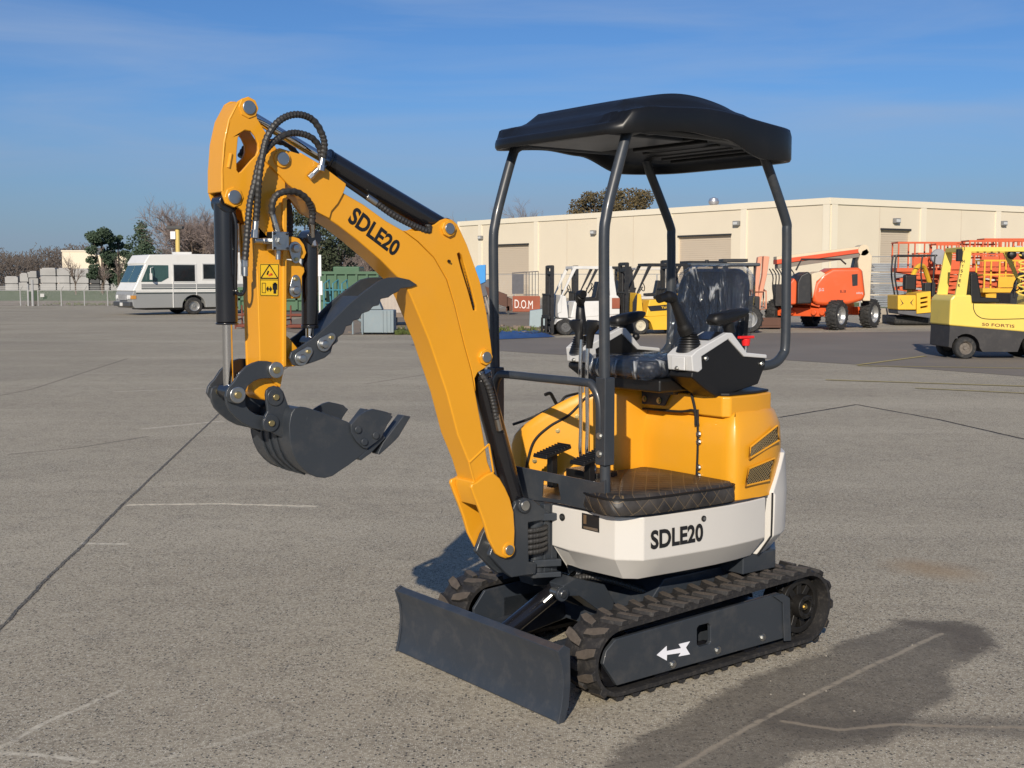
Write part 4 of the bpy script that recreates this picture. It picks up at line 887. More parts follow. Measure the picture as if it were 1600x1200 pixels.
# ------------------------------------------------------------------ ground
def ground_mat():
    m = bpy.data.materials.new('worn_asphalt'); m.use_nodes = True
    nt = m.node_tree; N = nt.nodes; Lk = nt.links; b = N['Principled BSDF']
    tc = N.new('ShaderNodeTexCoord')
    def noise(scale, detail=4, rough=.5, vec=None, dist=0):
        n = N.new('ShaderNodeTexNoise'); n.inputs['Scale'].default_value = scale; n.inputs['Detail'].default_value = detail; n.inputs['Roughness'].default_value = rough; n.inputs['Distortion'].default_value = dist
        Lk.new(vec or tc.outputs['Object'], n.inputs['Vector']); return n
    def rng(s, a, b_, c=0, d=1):
        r = N.new('ShaderNodeMapRange'); r.inputs[1].default_value = a; r.inputs[2].default_value = b_; r.inputs[3].default_value = c; r.inputs[4].default_value = d; Lk.new(s, r.inputs[0]); return r.outputs[0]
    def mix(f, a, c):
        x = N.new('ShaderNodeMix'); x.data_type = 'RGBA'
        for i, v in ((0, f), (6, a), (7, c)):
            if isinstance(v, (tuple, float, int)): x.inputs[i].default_value = v if not isinstance(v, tuple) else (*v, 1)
            else: Lk.new(v, x.inputs[i])
        return x.outputs[2]
    M = lambda op, a, c=None: MTH(op, a, c, nt)
    n1 = noise(.35, 6, .6); n2 = noise(1.7, 6, .65); n3 = noise(14, 4, .6)
    base = mix(rng(n1.outputs[0], .35, .65), (.350, .300, .220), (.430, .376, .280))
    base = mix(rng(n2.outputs[0], .55, .75, 0, .45), base, (.235, .207, .160))
    base = mix(rng(n3.outputs[0], .3, .7, 0, .30), base, (.50, .45, .35))
    n5 = noise(5.5, 8, .72, None, .6); base = mix(rng(n5.outputs[0], .48, .70, 0, .60), base, (.215, .19, .148)); base = mix(rng(n5.outputs[0], .42, .25, 0, .5), base, (.56, .51, .40))
    n6 = noise(.12, 4, .6); base = mix(rng(n6.outputs[0], .48, .62, 0, .45), base, (.25, .222, .172))
    # streaks of dust on the far lot
    ms_ = N.new('ShaderNodeMapping'); ms_.inputs['Scale'].default_value = (.05, .5, 1); Lk.new(tc.outputs['Object'], ms_.inputs[0])
    n4 = noise(1., 5, .6, ms_.outputs[0]); base = mix(rng(n4.outputs[0], .5, .68, 0, .6), base, (.52, .46, .35))
    n7 = noise(48, 4, .75); base = mix(rng(n7.outputs[0], .50, .64, 0, .66), base, (.15, .130, .10)); base = mix(rng(n7.outputs[0], .46, .34, 0, .60), base, (.62, .58, .46))
    # exposed aggregate
    def stones(scale, prob, colr, base, lo=.0, rad=.42):
        v = N.new('ShaderNodeTexVoronoi'); v.inputs['Scale'].default_value = scale; Lk.new(tc.outputs['Object'], v.inputs['Vector'])
        sp = N.new('ShaderNodeSeparateColor'); Lk.new(v.outputs['Color'], sp.inputs[0])
        pick = M('LESS_THAN', sp.outputs[0], prob); near = rng(v.outputs['Distance'], rad, rad*.75)
        vis = M('MULTIPLY', M('MULTIPLY', pick, near), rng(n2.outputs[0], .30, .60, .78, 1.))
        return mix(vis, base, colr), vis
    base, v1 = stones(150, .50, (.15, .138, .115), base)
    base, v2 = stones(150, .42, (.74, .69, .57), base)
    base, v3 = stones(78, .20, (.045, .047, .050), base)
    base, v4 = stones(48, .012, (.75, .73, .66), base, rad=.22)
    # cracks and joints: distance to segments, wobbled by noise
    wn = noise(3., 4, .6); wn2 = noise(22, 3, .6)
    sep = N.new('ShaderNodeSeparateXYZ'); Lk.new(tc.outputs['Object'], sep.inputs[0])
    sc1 = N.new('ShaderNodeSeparateColor'); Lk.new(wn.outputs['Color'], sc1.inputs[0]); sc2 = N.new('ShaderNodeSeparateColor'); Lk.new(wn2.outputs['Color'], sc2.inputs[0])
    def wob(s, a, c, k1, k2): return M('ADD', M('ADD', s, M('MULTIPLY', M('SUBTRACT', a, .5), k1)), M('MULTIPLY', M('SUBTRACT', c, .5), k2))
    px = wob(sep.outputs[0], sc1.outputs[0], sc2.outputs[0], .030, .022); py = wob(sep.outputs[1], sc1.outputs[1], sc2.outputs[1], .030, .022)
    def seg(a, c):
        dx, dy = c[0]-a[0], c[1]-a[1]; L2 = dx*dx+dy*dy
        ux = M('SUBTRACT', px, a[0]); uy = M('SUBTRACT', py, a[1])
        t = M('MINIMUM', M('MAXIMUM', M('DIVIDE', M('ADD', M('MULTIPLY', ux, dx), M('MULTIPLY', uy, dy)), L2), 0.), 1.)
        ex = M('SUBTRACT', ux, M('MULTIPLY', t, dx)); ey = M('SUBTRACT', uy, M('MULTIPLY', t, dy))
        return M('SQRT', M('ADD', M('MULTIPLY', ex, ex), M('MULTIPLY', ey, ey)))
    def poly(ps):
        d = None
        for a, c in zip(ps, ps[1:]):
            s = seg(a, c); d = s if d is None else M('MINIMUM', d, s)
        return d
    stain = None
    seamp = [(0.547,3.844),(0.881,4.246),(1.377,4.778),(1.946,5.356)]
    dS = poly(seamp)
    dB = poly([(0.989,4.265),(1.165,4.184),(1.386,4.234),(1.835,4.202)])
    dT = poly([(1.887,5.51),(2.066,5.406),(2.011,5.146)])
    ed = M('ADD', M('MULTIPLY', M('SUBTRACT', n2.outputs[0], .5), .30), M('MULTIPLY', M('SUBTRACT', n5.outputs[0], .5), .22)); e = M('ADD', dS, ed)
    e = M('MINIMUM', e, M('SUBTRACT', poly([(1.09,4.324),(1.413,4.723)]), M('SUBTRACT', .10, M('MULTIPLY', M('SUBTRACT', n2.outputs[0], .5), .3))))
    base = mix(M('MULTIPLY', rng(e, .265, .215), rng(n5.outputs[0], .3, .62, .86, .55)), base, (.10, .088, .073))
    e2 = M('ADD', dB, M('MULTIPLY', ed, .5))
    base = mix(M('MULTIPLY', rng(e2, .15, .06), .50), base, (.09, .079, .067))
    e3 = M('ADD', dT, M('MULTIPLY', ed, .5))
    base = mix(M('MULTIPLY', rng(e3, .12, .05), .5), base, (.095, .08, .066))
    base = mix(M('MULTIPLY', M('MULTIPLY', rng(dS, .017, .007), rng(wn2.outputs[0], .35, .5, .35, 1)), .85), base, (.36, .31, .235))
    base = mix(M('MULTIPLY', rng(dB, .018, .006), .7), base, (.36, .30, .22))
    # rusty blotches
    dR = poly([(2.279,6.599),(2.379,6.482)]); base = mix(M('MULTIPLY', rng(M('ADD', dR, M('MULTIPLY', n2.outputs[0], .3)), .42, .18), .55), base, (.36, .25, .14))
    # light joints
    for ps, k, c in (([(-2.724,8.494),(-2.157,8.543),(-1.406,8.445)], .7, (.85, .76, .58)), ([(-1.758,4.018),(-1.681,4.278),(-1.528,4.602)], .55, (.72, .66, .53)), ([(-5.69,17.225),(-4.324,17.841)], .5, (.72, .66, .53)), ([(-3.963,12.903),(-3.306,13.611)], .5, (.72, .66, .53)), ([(-1.194,3.897),(-1.037,4.035),(-0.851,4.215)], .35, (.72, .66, .53)), ([(-7.425,20.674),(-6.325,20.674)], .5, (.72, .66, .53)), ([(-2.612,7.237),(-2.353,7.219)], .7, (.72, .66, .53)), ([(4.535,35.609),(5.538,34.788)], .6, (.6, .58, .52)), ([(-1.736,3.968),(-1.599,3.951),(-1.386,3.897)], .6, (.72, .66, .53)), ([(4.455,19.465),(5.421,19.215)], .4, (.72, .66, .53)), ([(6.159,29.362),(8.96,31.846)], .5, (.72, .66, .53))):
        W_l = .0042*max(3.2, min(12, ps[0][1])); base = mix(M('MULTIPLY', M('MULTIPLY', rng(poly(ps), W_l, W_l*.4), min(1, k*1.25)), rng(wn2.outputs[0], .38, .58, .25, 1)), base, c)
    # dark open cracks
    dk = poly([(-2.344,5.406),(-2.488,6.354),(-2.575,7.079),(-2.793,8.669),(-3.513,14.47),(-4.309,24.565)])
    dk = M('MINIMUM', dk, M('SUBTRACT', poly([(3.122,13.994),(4.431,15.444),(4.899,13.8),(5.16,12.065)]), .016))
    dk2 = poly([(-5.893,13.8),(-5.538,14.83),(-4.912,16.024)])
    base = mix(M('MULTIPLY', rng(dk, .0060, .002), rng(wn2.outputs[0], .30, .45, .35, 1)), base, (.02, .018, .016))
    base = mix(M('MULTIPLY', rng(dk, .02, .006), .25), base, (.09, .08, .07))
    for ps in ([(-7.098,16.649),(-7.044,17.631),(-7.834,24.565)], [(-4.618,10.992),(-4.152,11.415),(-3.736,12.264)], [(-2.266,18.503),(-0.483,22.708)], [(-13.037,35.609),(-10.064,40.376)]): base = mix(M('MULTIPLY', rng(poly(ps), .035, .012), .5), base, (.09, .08, .065))
    Lk.new(base, b.inputs['Base Color']); b.inputs['Roughness'].default_value = .88; b.inputs['Specular IOR Level'].default_value = .25
    hgt = M('SUBTRACT', M('ADD', M('MULTIPLY', M('ADD', v1, v2), .5), M('MULTIPLY', noise(160, 3, .7).outputs[0], .8)), M('MULTIPLY', rng(dk, .02, .006), 4.))
    bp = N.new('ShaderNodeBump'); bp.inputs['Strength'].default_value = .7; bp.inputs['Distance'].default_value = .007; Lk.new(hgt, bp.inputs['Height']); Lk.new(bp.outputs[0], b.inputs['Normal'])
    return m
gm = ground_mat()
g = MB(); g.add([(-900, -60, 0), (900, -60, 0), (900, 1500, 0), (-900, 1500, 0)], [(0, 1, 2, 3)])
go = g.build('ground', gm, smooth=0); tag(go, 'worn grey asphalt lot with exposed stones and long cracks', 'ground', kind='structure')
DARKA = mat('dark_asphalt', (.100, .090, .080), .9, var=.25, scale=.8, bump=.5, bscale=40)
def sheet(name, pts, z, m, label, cat):
    a = MB(); a.add([(p[0], p[1], z) for p in pts], [tuple(range(len(pts)))]); return tag(a.build(name, m, smooth=0), label, cat, kind='structure')
sheet('roadway', [(-2.495,29.362),(-2.033,38.324),(1.059,33.252),(5.668,35.609),(16.263,38.324),(28.341,35.609),(11.867,14.83),(7.215,21.88),(4.962,24.565),(1.35,25.396)], .004, mat('patched_asphalt', (.185, .160, .132), .9, var=.25, scale=.45, bump=.5, bscale=60), 'darker asphalt apron where the forklifts are parked', 'asphalt')
GRS = mat('rough_grass', (.085, .125, .035), .95, var=.5, scale=.25, bump=.3, bscale=3)
DRY = mat('dry_ground', (.215, .17, .12), .95, var=.35, scale=.15, bump=.5, bscale=4, dust=.4)
sheet('dry_verge', [(-120, 74.5), (-16, 74.5), (-2, 76), (-2, 100), (-120, 100)], .004, DRY, 'bare dry verge behind the chain link fence', 'verge')
sheet('grass_field', [(-150, 92), (-10, 92), (-10, 190), (-190, 190)], .008, GRS, 'green grass field beyond the chain link fence', 'grass field')
sheet('grass_verge', [(16, 52), (60, 52), (60, 84), (22, 84)], .008, GRS, 'strip of grass in front of the warehouse corner', 'grass verge')
sheet('dirt_strip', [(-6, 35.2), (1.4, 34.6), (2.5, 40), (2.5, 75), (-8, 75), (-9, 42)], .008, DRY, 'littered dirt strip between the apron and the junk pile', 'dirt strip')
YL = mat('faded_yellow_line', (.42, .34, .12), .8, var=.3, scale=5, dust=.5)
def ribbon(pts, w, z, m, name, label, cat):
    a = MB(); P = [Vector((x, y, 0)) for x, y in pts]
    for p, q in zip(P, P[1:]):
        d = (q-p).normalized(); n = Vector((-d.y, d.x, 0))*w/2; a.add([p-n+Vector((0, 0, z)), q-n+Vector((0, 0, z)), q+n+Vector((0, 0, z)), p+n+Vector((0, 0, z))], [(0, 1, 2, 3)])
    return tag(a.build(name, m, smooth=0), label, cat, kind='structure')
ribbon([(6.424,22.369),(9.243,21.722),(11.31,21.26)], .10, .009, YL, 'parking_line', 'faded yellow line running to the right below the large forklift', 'parking line')
ribbon([(6.472,22.537),(8.645,25.183)], .10, .013, YL, 'parking_line', 'short slanting yellow line left of the large forklift', 'parking line')
ribbon([(5.012,19.215),(7.693,18.057),(9.283,17.426)], .10, .009, YL, 'parking_line', 'second faded yellow line nearer the excavator', 'parking line')
ribbon([(5.952,17.735),(7.218,16.932),(8.588,16.111)], .08, .009, YL, 'parking_line', 'nearest faded yellow line at the right edge', 'parking line')

# loose grit on the near asphalt
rg_ = random.Random(21); a = MB()
for i in range(260):
    y = 2.6+abs(rg_.gauss(0, 1))*4.5; x = rg_.uniform(-.5, .5)*y*.95; s = rg_.uniform(.002, .0042)
    vs = [(x+s*dx*rg_.uniform(.6, 1.3), y+s*dy*rg_.uniform(.6, 1.3), dz*s) for dx, dy, dz in ((-1, -1, 0), (1, -1, 0), (1, 1, 0), (-1, 1, 0), (-.4, -.5, 1), (.5, -.3, 1.1), (.3, .5, .9), (-.5, .4, 1))]
    a.add(vs, [(4, 5, 6, 7), (0, 1, 5, 4), (1, 2, 6, 5), (2, 3, 7, 6), (3, 0, 4, 7)])
tag(a.build('loose_grit', mat('grit_stone', (.26, .235, .19), .9, var=.6, scale=9), smooth=0), 'loose grit and small stones scattered over the near asphalt', 'grit', kind='stuff')

# scattered tufts of weeds
def tufts(name, spots, h, m, label):
    rnd = random.Random(11); a = MB()
    for (x0, x1, y0, y1, n) in spots:
        for i in range(n):
            x = rnd.uniform(x0, x1); y = rnd.uniform(y0, y1); hh = h*rnd.uniform(.3, 1)
            for k in range(7):
                an = rnd.uniform(0, 2*PI); lx, ly = math.cos(an)*hh*.6, math.sin(an)*hh*.6; wx, wy = -math.sin(an)*.02, math.cos(an)*.02
                a.add([(x-wx, y-wy, 0), (x+wx, y+wy, 0), (x+lx, y+ly, hh)], [(0, 1, 2)])
    return tag(a.build(name, m, smooth=0), label, 'weeds', kind='stuff')
tufts('weeds', [(-4.5, 1.0, 35.5, 39, 300), (-3.4, -2.7, 35.0, 35.6, 80), (-30, -18, 74, 80, 320)], .16, mat('weed_green', (.10, .13, .03), .9, var=.5, scale=2), 'low green and dry weeds along the edge of the lot')

# ------------------------------------------------------------------ trees
BARK = mat('tree_bark', (.14, .105, .08), .95, var=.3, scale=3)
TWIG = mat('bare_twigs', (.21, .165, .145), .95, var=.25, scale=.6)
def leafmat(n, c): return mat(n, c, .85, var=.55, scale=.9)
def leafy(name, x, y, h, w, m, label, kind='round', n=5200, seed=1, leaf=.16, z0=.15, trunk=True):
    rnd = random.Random(seed); e = empty(name, (x, y, 0)); tag(e, label, 'tree')
    t = MB(); t.tube([(0, 0, 0), (.1, 0, h*.25), (-.05, .05, h*.55), (0, 0, h*.9)], [h*.028, h*.02, h*.012, h*.003], 7)
    cl = []
    if kind == 'round':
        for i in range(26):
            a = rnd.uniform(0, 2*PI); v = rnd.uniform(z0, 1); r = w/2*math.sqrt(max(.05, 1-((v-.55)/.5)**2))*rnd.uniform(.35, .85)
            cl.append((r*math.cos(a), r*math.sin(a), h*v*.9, w*rnd.uniform(.10, .19)))
        for c in cl[::3]: t.tube([(0, 0, h*.2), (c[0]*.5, c[1]*.5, (c[2]+h*.25)*.5), (c[0], c[1], c[2])], [h*.012, h*.008, h*.002], 5)
    else:
        for i in range(70):
            v = i/70; r = w/2*(1-v)**.8*rnd.uniform(.2, .95)+.05; a = rnd.uniform(0, 2*PI)
            cl.append((r*math.cos(a), r*math.sin(a), h*(z0+(1-z0)*v*.96), w*(.17*(1-v)+.07)))
    t.build('trunk', BARK, e)
    f = MB(); ws = [c[3]**2 for c in cl]
    for i in range(n):
        c = rnd.choices(cl, ws)[0]
        d = Vector((rnd.gauss(0, 1), rnd.gauss(0, 1), rnd.gauss(0, 1))).normalized()*c[3]*rnd.uniform(.5, 1.1)
        p = Vector((c[0], c[1], c[2]))+Vector((d.x, d.y, d.z*.75))
        u = Vector((rnd.gauss(0, 1), rnd.gauss(0, 1), rnd.gauss(0, 1))).normalized(); v_ = u.orthogonal().normalized(); s = leaf*rnd.uniform(.6, 1.3)
        f.add([p-u*s*.5, p+v_*s*.35, p+u*s*.5, p-v_*s*.35], [(0, 1, 2, 3)])
    f.build('crown', m, e, smooth=0); return e
def bare(name, x, y, h, label, seed=1, spread=.55, thick=.02, depth=6, m=None, kids=3, twigs=1., group=None, low=.2):
    rnd = random.Random(seed); e = empty(name, (x, y, 0)); tag(e, label, 'tree', group)
    tr = MB(); cr = MB()
    def br(p, d, L, r, k):
        q = p+d*L+Vector((rnd.uniform(-1, 1), rnd.uniform(-1, 1), 0))*L*.06
        (tr if k < 3 else cr).tube([p, p.lerp(q, .5)+Vector((rnd.uniform(-1, 1), rnd.uniform(-1, 1), rnd.uniform(-1, 1)))*L*.05, q], [r, r*.85, r*.65], 5 if k < 2 else 3, caps=False)
        if k >= depth: return
        for i in range(kids if k < depth-1 else kids+1):
            a = rnd.uniform(0, 2*PI); s = rnd.uniform(spread*.5, spread*1.25)
            u = d.orthogonal().normalized(); v = d.cross(u)
            nd = (d+(u*math.cos(a)+v*math.sin(a))*s+Vector((0, 0, .12))).normalized()
            br(p.lerp(q, rnd.uniform(.4, 1)) if i else q, nd, L*rnd.uniform(.60, .86), r*.55, k+1)
    br(Vector((0, 0, 0)), Vector((0, 0, 1)), h*low, h*thick, 0)
    tr.build('trunk', BARK, e, smooth=60); cr.build('crown', m or TWIG, e, smooth=0)
    mz = max(v[2] for v in cr.v); s = h/mz; e.scale = (s, s, s); return e
CON = leafmat('conifer_needles', (.055, .085, .048)); OAK = leafmat('russet_oak_leaves', (.115, .085, .035)); GRN = leafmat('dark_green_leaves', (.050, .062, .030)); BRN = leafmat('brown_brush', (.078, .064, .055))
leafy('pine_tree', (-50.739,150,1.6)[0], 150, 8.3, 4.6, CON, 'dark green evergreen, the wider left one standing behind the cream building', 'round', seed=3, leaf=.26, z0=.25, n=8000)
leafy('pine_tree', (-49.233,150,1.6)[0], 152, 7.7, 3.6, CON, 'dark green evergreen close to the right of the wider one', 'round', seed=9, leaf=.26, z0=.2, n=6000)
leafy('pine_tree', (-44.22,145,1.6)[0], 145, 8.8, 6.2, CON, 'tall pointed dark conifer rising behind the motorhome windshield', 'cone', seed=5, leaf=.26, z0=.1, n=9000)
bare('bare_tree', (-24.001,95,1.6)[0], 95, 8.3, 'broad bare tree behind the motorhome roof', 4, 1.0, .022, 6, kids=4, low=.22)
bare('bare_tree', (-26.403,97,1.6)[0], 98, 7.4, 'bare tree just left of the broad one, behind the yellow pole', 8, .95, .022, 6, kids=4, low=.2)
bare('bare_tree', (-23.784,100,1.6)[0], 99, 7.2, 'bare tree half hidden behind the excavator bucket cylinder', 14, .75, .022, 7, kids=3, low=.2)
leafy('leafy_tree', (-13.275,78,1.6)[0], 78, 6.6, 5.4, GRN, 'dense dark green tree seen under the excavator boom', 'round', seed=12, leaf=.17, n=9000)
leafy('leafy_tree', (-11.501,80,1.6)[0], 82, 4.6, 3.4, GRN, 'lower green tree to the right of the dense one under the boom', 'round', seed=15, leaf=.17, n=4000)
bare('bare_tree', (-10.703,90,1.6)[0], 90, 4.6, 'small bare greyish tree under the boom behind the dumpster', 21, .7, .02, 5, kids=4)
bare('bare_tree', (2.775,150,1.6)[0], 150, 12., 'bare tree behind the warehouse roof, left of the russet trees', 31, .75, .02, 7, kids=3)
bare('bare_tree', (0.476,150,1.6)[0], 152, 10.8, 'thin bare tree left of the canopy front post behind the warehouse', 33, .75, .02, 6, kids=3)
bare('bare_tree', (-6.342,160,1.6)[0], 160, 10.6, 'wispy bare tree top above the left end of the warehouse', 37, .5, .015, 5, kids=3)
leafy('oak_tree', (9.672,150,1.6)[0], 150, 13.2, 7.6, OAK, 'russet leaved tree, the lower one behind the near canopy post', 'round', seed=41, leaf=.30, n=8000)
leafy('oak_tree', (14.587,150,1.6)[0], 152, 14.1, 9.4, OAK, 'russet leaved tree, the taller one between the canopy posts', 'round', seed=43, leaf=.30, n=11000)
leafy('oak_tree', (8.118,160,1.6)[0], 160, 10.9, 3.6, GRN, 'small dark treetop left of the russet trees', 'round', seed=45, leaf=.30, n=2000)
leafy('oak_tree', (20.296,160,1.6)[0], 160, 12.2, 3.2, GRN, 'small dark treetop beside the roof vent', 'round', seed=47, leaf=.30, n=2000)
leafy('leafy_tree', (49.28,140,1.6)[0], 140, 11., 6., OAK, 'flat treetop peeping over the warehouse on the right', 'round', seed=49, leaf=.3, n=3000)
for i, (px_, hh, lb) in enumerate((((-46.86,130,1.6)[0], 4.6, 'thin bare sapling in front of the left half of the cream building'), ((-42.6,130,1.6)[0], 4.2, 'thin bare sapling in front of the right half of the cream building'), ((-44.661,130,1.6)[0], 3.4, 'smallest thin bare sapling in front of the cream building'))):
    bare('bare_sapling', px_, 130+i, hh, lb, 60+i, .6, .012, 4, kids=4)
# far-off wood
rnd = random.Random(2); a = MB()
for i in range(36000):
    x = rnd.uniform(-150, -66); t = (x+150)/84; top = 8.5+1.2*math.sin(x*.21)+.8*math.sin(x*.63+1)+rnd.gauss(0, .5); 
    p = Vector((x, rnd.uniform(300, 330), rnd.uniform(0, 1)**.8*top)); s = rnd.uniform(.2, .55)
    u = Vector((rnd.gauss(0, .9), rnd.gauss(0, .4), 1)).normalized(); v_ = Vector((1, 0, 0))
    a.add([p-u*s, p+v_*s*.28, p+u*s, p-v_*s*.28], [(0, 1, 2, 3)])
tag(a.build('distant_wood', BRN, smooth=0), 'brown leafless wood along the horizon at the far left', 'woods', kind='stuff')
a = MB()
for i in range(5000):
    x = rnd.uniform(-66, -6); p = Vector((x, rnd.uniform(300, 330), rnd.uniform(0, 1)*(8.5+math.sin(x*.4)))); s = rnd.uniform(.5, 1.1)
    a.add([p-Vector((0, 0, 1))*s, p+Vector((1, 0, 0))*s*.3, p+Vector((0, 0, 1))*s, p-Vector((1, 0, 0))*s*.3], [(0, 1, 2, 3)])
tag(a.build('distant_wood', BRN, smooth=0), 'lower brown wood showing beneath the boom', 'woods', kind='stuff')

# ------------------------------------------------------------------ warehouse
WALL = mat('cream_stucco', (.69, .61, .47), .9, var=.09, scale=.22, bump=.2, bscale=6)
WTRM = mat('pale_cream_trim', (.74, .67, .53), .85, var=.05, scale=.2)
SHUT = mat('beige_shutter', (.52, .44, .34), .7, var=.05, scale=.3)
DRKM = mat('dark_metal', (.03, .03, .03), .5, var=.2)
wh = empty('warehouse', (22.2, 85, 0)); tag(wh, 'long cream warehouse with pilasters and roller doors behind the parked machines', 'warehouse')
HW = 7.28
dl_ = Vector((-27.5, 35, 0)); LL = dl_.length; dl_.normalize(); dr_ = Vector((18.4, 10.6, 0)); LR = 40.; dr_.normalize()
def face(d, L, tag_, out, doors, pil, lamps, seams=()):
    ang = math.atan2(d.y, d.x); M = Matrix.Rotation(ang, 4, 'Z')
    s = 1 if (Vector((-d.y, d.x, 0)).dot(out) > 0) else -1
    wl_ = MB(); holes = [[(x0, .0+z0), (x1, z0), (x1, z1), (x0, z1)] for x0, x1, z0, z1 in doors]
    wl_.prism([(0, -.1), (L, -.1), (L, HW), (0, HW)], 'Y', 0, -s*.3, holes); wl_.xf(M); wo = wl_.build('wall', WALL, wh, smooth=0)
    c = MB(); c.bb(-.05, L+.05, -s*.35, s*.10, HW-.42, HW+.03); c.xf(M); c.build('parapet_cap', WTRM, wh, smooth=0)
    for x in pil:
        p = MB(); p.bb(x-.28, x+.28, 0, s*.09, -.05, HW-.43); p.xf(M); p.build('pilaster', WTRM, wh, smooth=0)
    for xa, xb in zip(pil, pil[1:]):
        if abs(xb-xa) > 1:
            for f_ in (.5,):
                p = MB(); xx = xa+(xb-xa)*f_; p.bb(xx-.02, xx+.02, s*.002, s*.012, 0, HW-.43); p.xf(M)
                if not any(x0 < xx < x1 for x0, x1, z0, z1 in doors): p.build('panel_joint', SHUT, wh, smooth=0)
    for x0, x1, z0, z1 in doors:
        e = MB(); e.bb(x0, x1, -s*.20, -s*.26, z0, z1)
        n = int((z1-z0)/.16)
        for i in range(n): z = z0+(z1-z0)*(i+.5)/n; e.bb(x0+.02, x1-.02, -s*.20, -s*.175, z-.05, z+.05)
        e.xf(M); dd = e.build('roller_door', SHUT, wh, smooth=0)
        f = MB(); f.bb(x0-.05, x1+.05, s*.003, s*.06, z1, z1+.14); f.xf(M); f.build('door_header', DRKM, dd, smooth=0)
    for x, z in lamps:
        f = MB(); f.bb(x-.28, x+.28, s*.005, s*.30, z-.18, z+.18); f.xf(M); lm = f.build('wall_light', mat('dull_grey_metal', (.20, .20, .20), .5, var=.2), wh, bevel=.04)
        f = MB(); f.bb(x-.20, x+.20, s*.31, s*.33, z-.10, z+.10); f.xf(M); f.build('lens', mat('lamp_glass', (.55, .56, .55), .2), lm, smooth=0)
def alongL(px):                                                    # picture column -> metres from the corner along the left face
    k = (px-800)/1885; return (k*85-22.2)/(dl_.x-k*dl_.y)
def alongR(px):
    k = (px-800)/1885; return (k*85-22.2)/(dr_.x-k*dr_.y)
ll = [alongL(p) for p in (1288, 1160, 1044, 936, 838, 751)]
def zL(px, py): d = alongL(px); Y_ = 85+dl_.y*d; return 1.6+(437-py)*Y_/1885
def zR(px, py): d = alongR(px); Y_ = 85+dr_.y*d; return 1.6+(437-py)*Y_/1885
face(dl_, LL, 'l', Vector((-1, -1, 0)), [(alongL(1140), alongL(1058), 0, zL(1100, 370)), (alongL(826), alongL(766), 0, zL(796, 384))], ll, [(alongL(1150), zL(1150, 350)), (alongL(928), zL(928, 364)), (alongL(753), zL(753, 372))])
face(dr_, LR, 'r', Vector((1, -1, 0)), [(alongR(1372), alongR(1418), 0, zR(1395, 361))], [alongR(1299), alongR(1437), alongR(1553), alongR(1680)], [(alongR(1394), zR(1394, 346)), (alongR(1560), zR(1560, 350))])
a = MB(); P0 = Vector((0, 0, 0)); P1 = dl_*LL; P2 = P1+dr_*LR; P3_ = dr_*LR
a.add([P0+Vector((0, 0, HW-.25)), P1+Vector((0, 0, HW-.25)), P2+Vector((0, 0, HW-.25)), P3_+Vector((0, 0, HW-.25))], [(0, 1, 2, 3)]); a.build('roof', SHUT, wh, smooth=0)
a = MB(); a.prism([(P1.x, P1.y), (P2.x, P2.y), (P2.x-.2, P2.y-.2), (P1.x+.0, P1.y-.3)], 'Z', 0, HW); a.build('wall', WALL, wh, smooth=0)
vd = alongL(1036); vp = dl_*(vd+1)+dr_*6
a = MB(); a.lathe([(.25, 0), (.25, .7), (.40, .8), (.45, 1.0), (.36, 1.25), (.1, 1.35)], (vp.x, vp.y, HW-.2), 'Z', 16); a.build('roof_vent', mat('galvanised', (.62, .63, .64), .35, metal=.8, var=.1), wh)

# ------------------------------------------------------------------ cream building far left
cb = empty('cream_building', ((-85.337,230,1.6)[0], 230, 0)); tag(cb, 'distant flat roofed cream building behind the grey stacks at the left', 'building')
a = MB(); a.bb(0, 6.2, 0, 14, 0, 6.9); a.build('wall', WALL, cb, smooth=0); a = MB(); a.bb(6.2, 14, 1, 12, 0, 6.1); a.build('wall', WALL, cb, smooth=0)
a = MB(); a.bb(-.1, 6.3, -.15, 14.1, 6.9, 7.15); a.bb(6.3, 14.1, .85, 12.1, 6.1, 6.3); a.build('roof', WTRM, cb, smooth=0)
for x in (1.5, 4.0, 8.0, 10.8):
    a = MB(); a.bb(x, x+1.3, -.05 if x < 6 else .95, .02 if x < 6 else 1.02, 0, 2.6); a.build('door', mat('dull_brown', (.22, .17, .13), .8), cb, smooth=0)
yw = MB(); yw.bb((-78.328,190,1.6)[0], (-61.257,190,1.6)[0], 190, 190.4, 0, 1.9); tag(yw.build('boundary_wall', mat('pink_block', (.50, .40, .33), .9, var=.2, scale=.3), smooth=0), 'low pinkish boundary wall beyond the grass field', 'wall')
CONC = mat('grey_block', (.34, .33, .32), .9, var=.35, scale=.5)
stk = ((36, 441, 52, 427, 'smallest grey stack at the far left end'), (64, 448, 90, 419, 'second grey stack from the left, with a dark gap beside it'), (94, 448, 120, 429, 'low wide grey stack left of the tallest'), (62, 440, 112, 419, 'flat long stack behind the wall'), (65, 446, 88, 428, 'a'), (90, 447, 112, 419, 'b'), (112, 448, 122, 430, 'c'), (141, 447, 158, 420, 'd'), (160, 447, 173, 424, 'e'), (175, 447, 190, 427, 'f'))
lbs = ('grey block stack at the far left end of the row', 'low grey block stack, second from the left', 'grey block stack with a dark cover, third from the left', 'tallest wide pale stack near the middle of the row', 'grey block stack right of the tallest one, under the cream building corner', 'grey stack behind the bare sapling', 'dark stack beneath the cream building wall', 'narrow grey stack left of the motorhome', 'last grey stack, touching the motorhome in the view')
xs = (10, 33, 47, 66, 92, 112, 142, 160, 176); ww = (20, 13, 14, 24, 20, 28, 15, 13, 12); tp_ = (432, 427, 424, 419, 419, 420, 421, 425, 428)
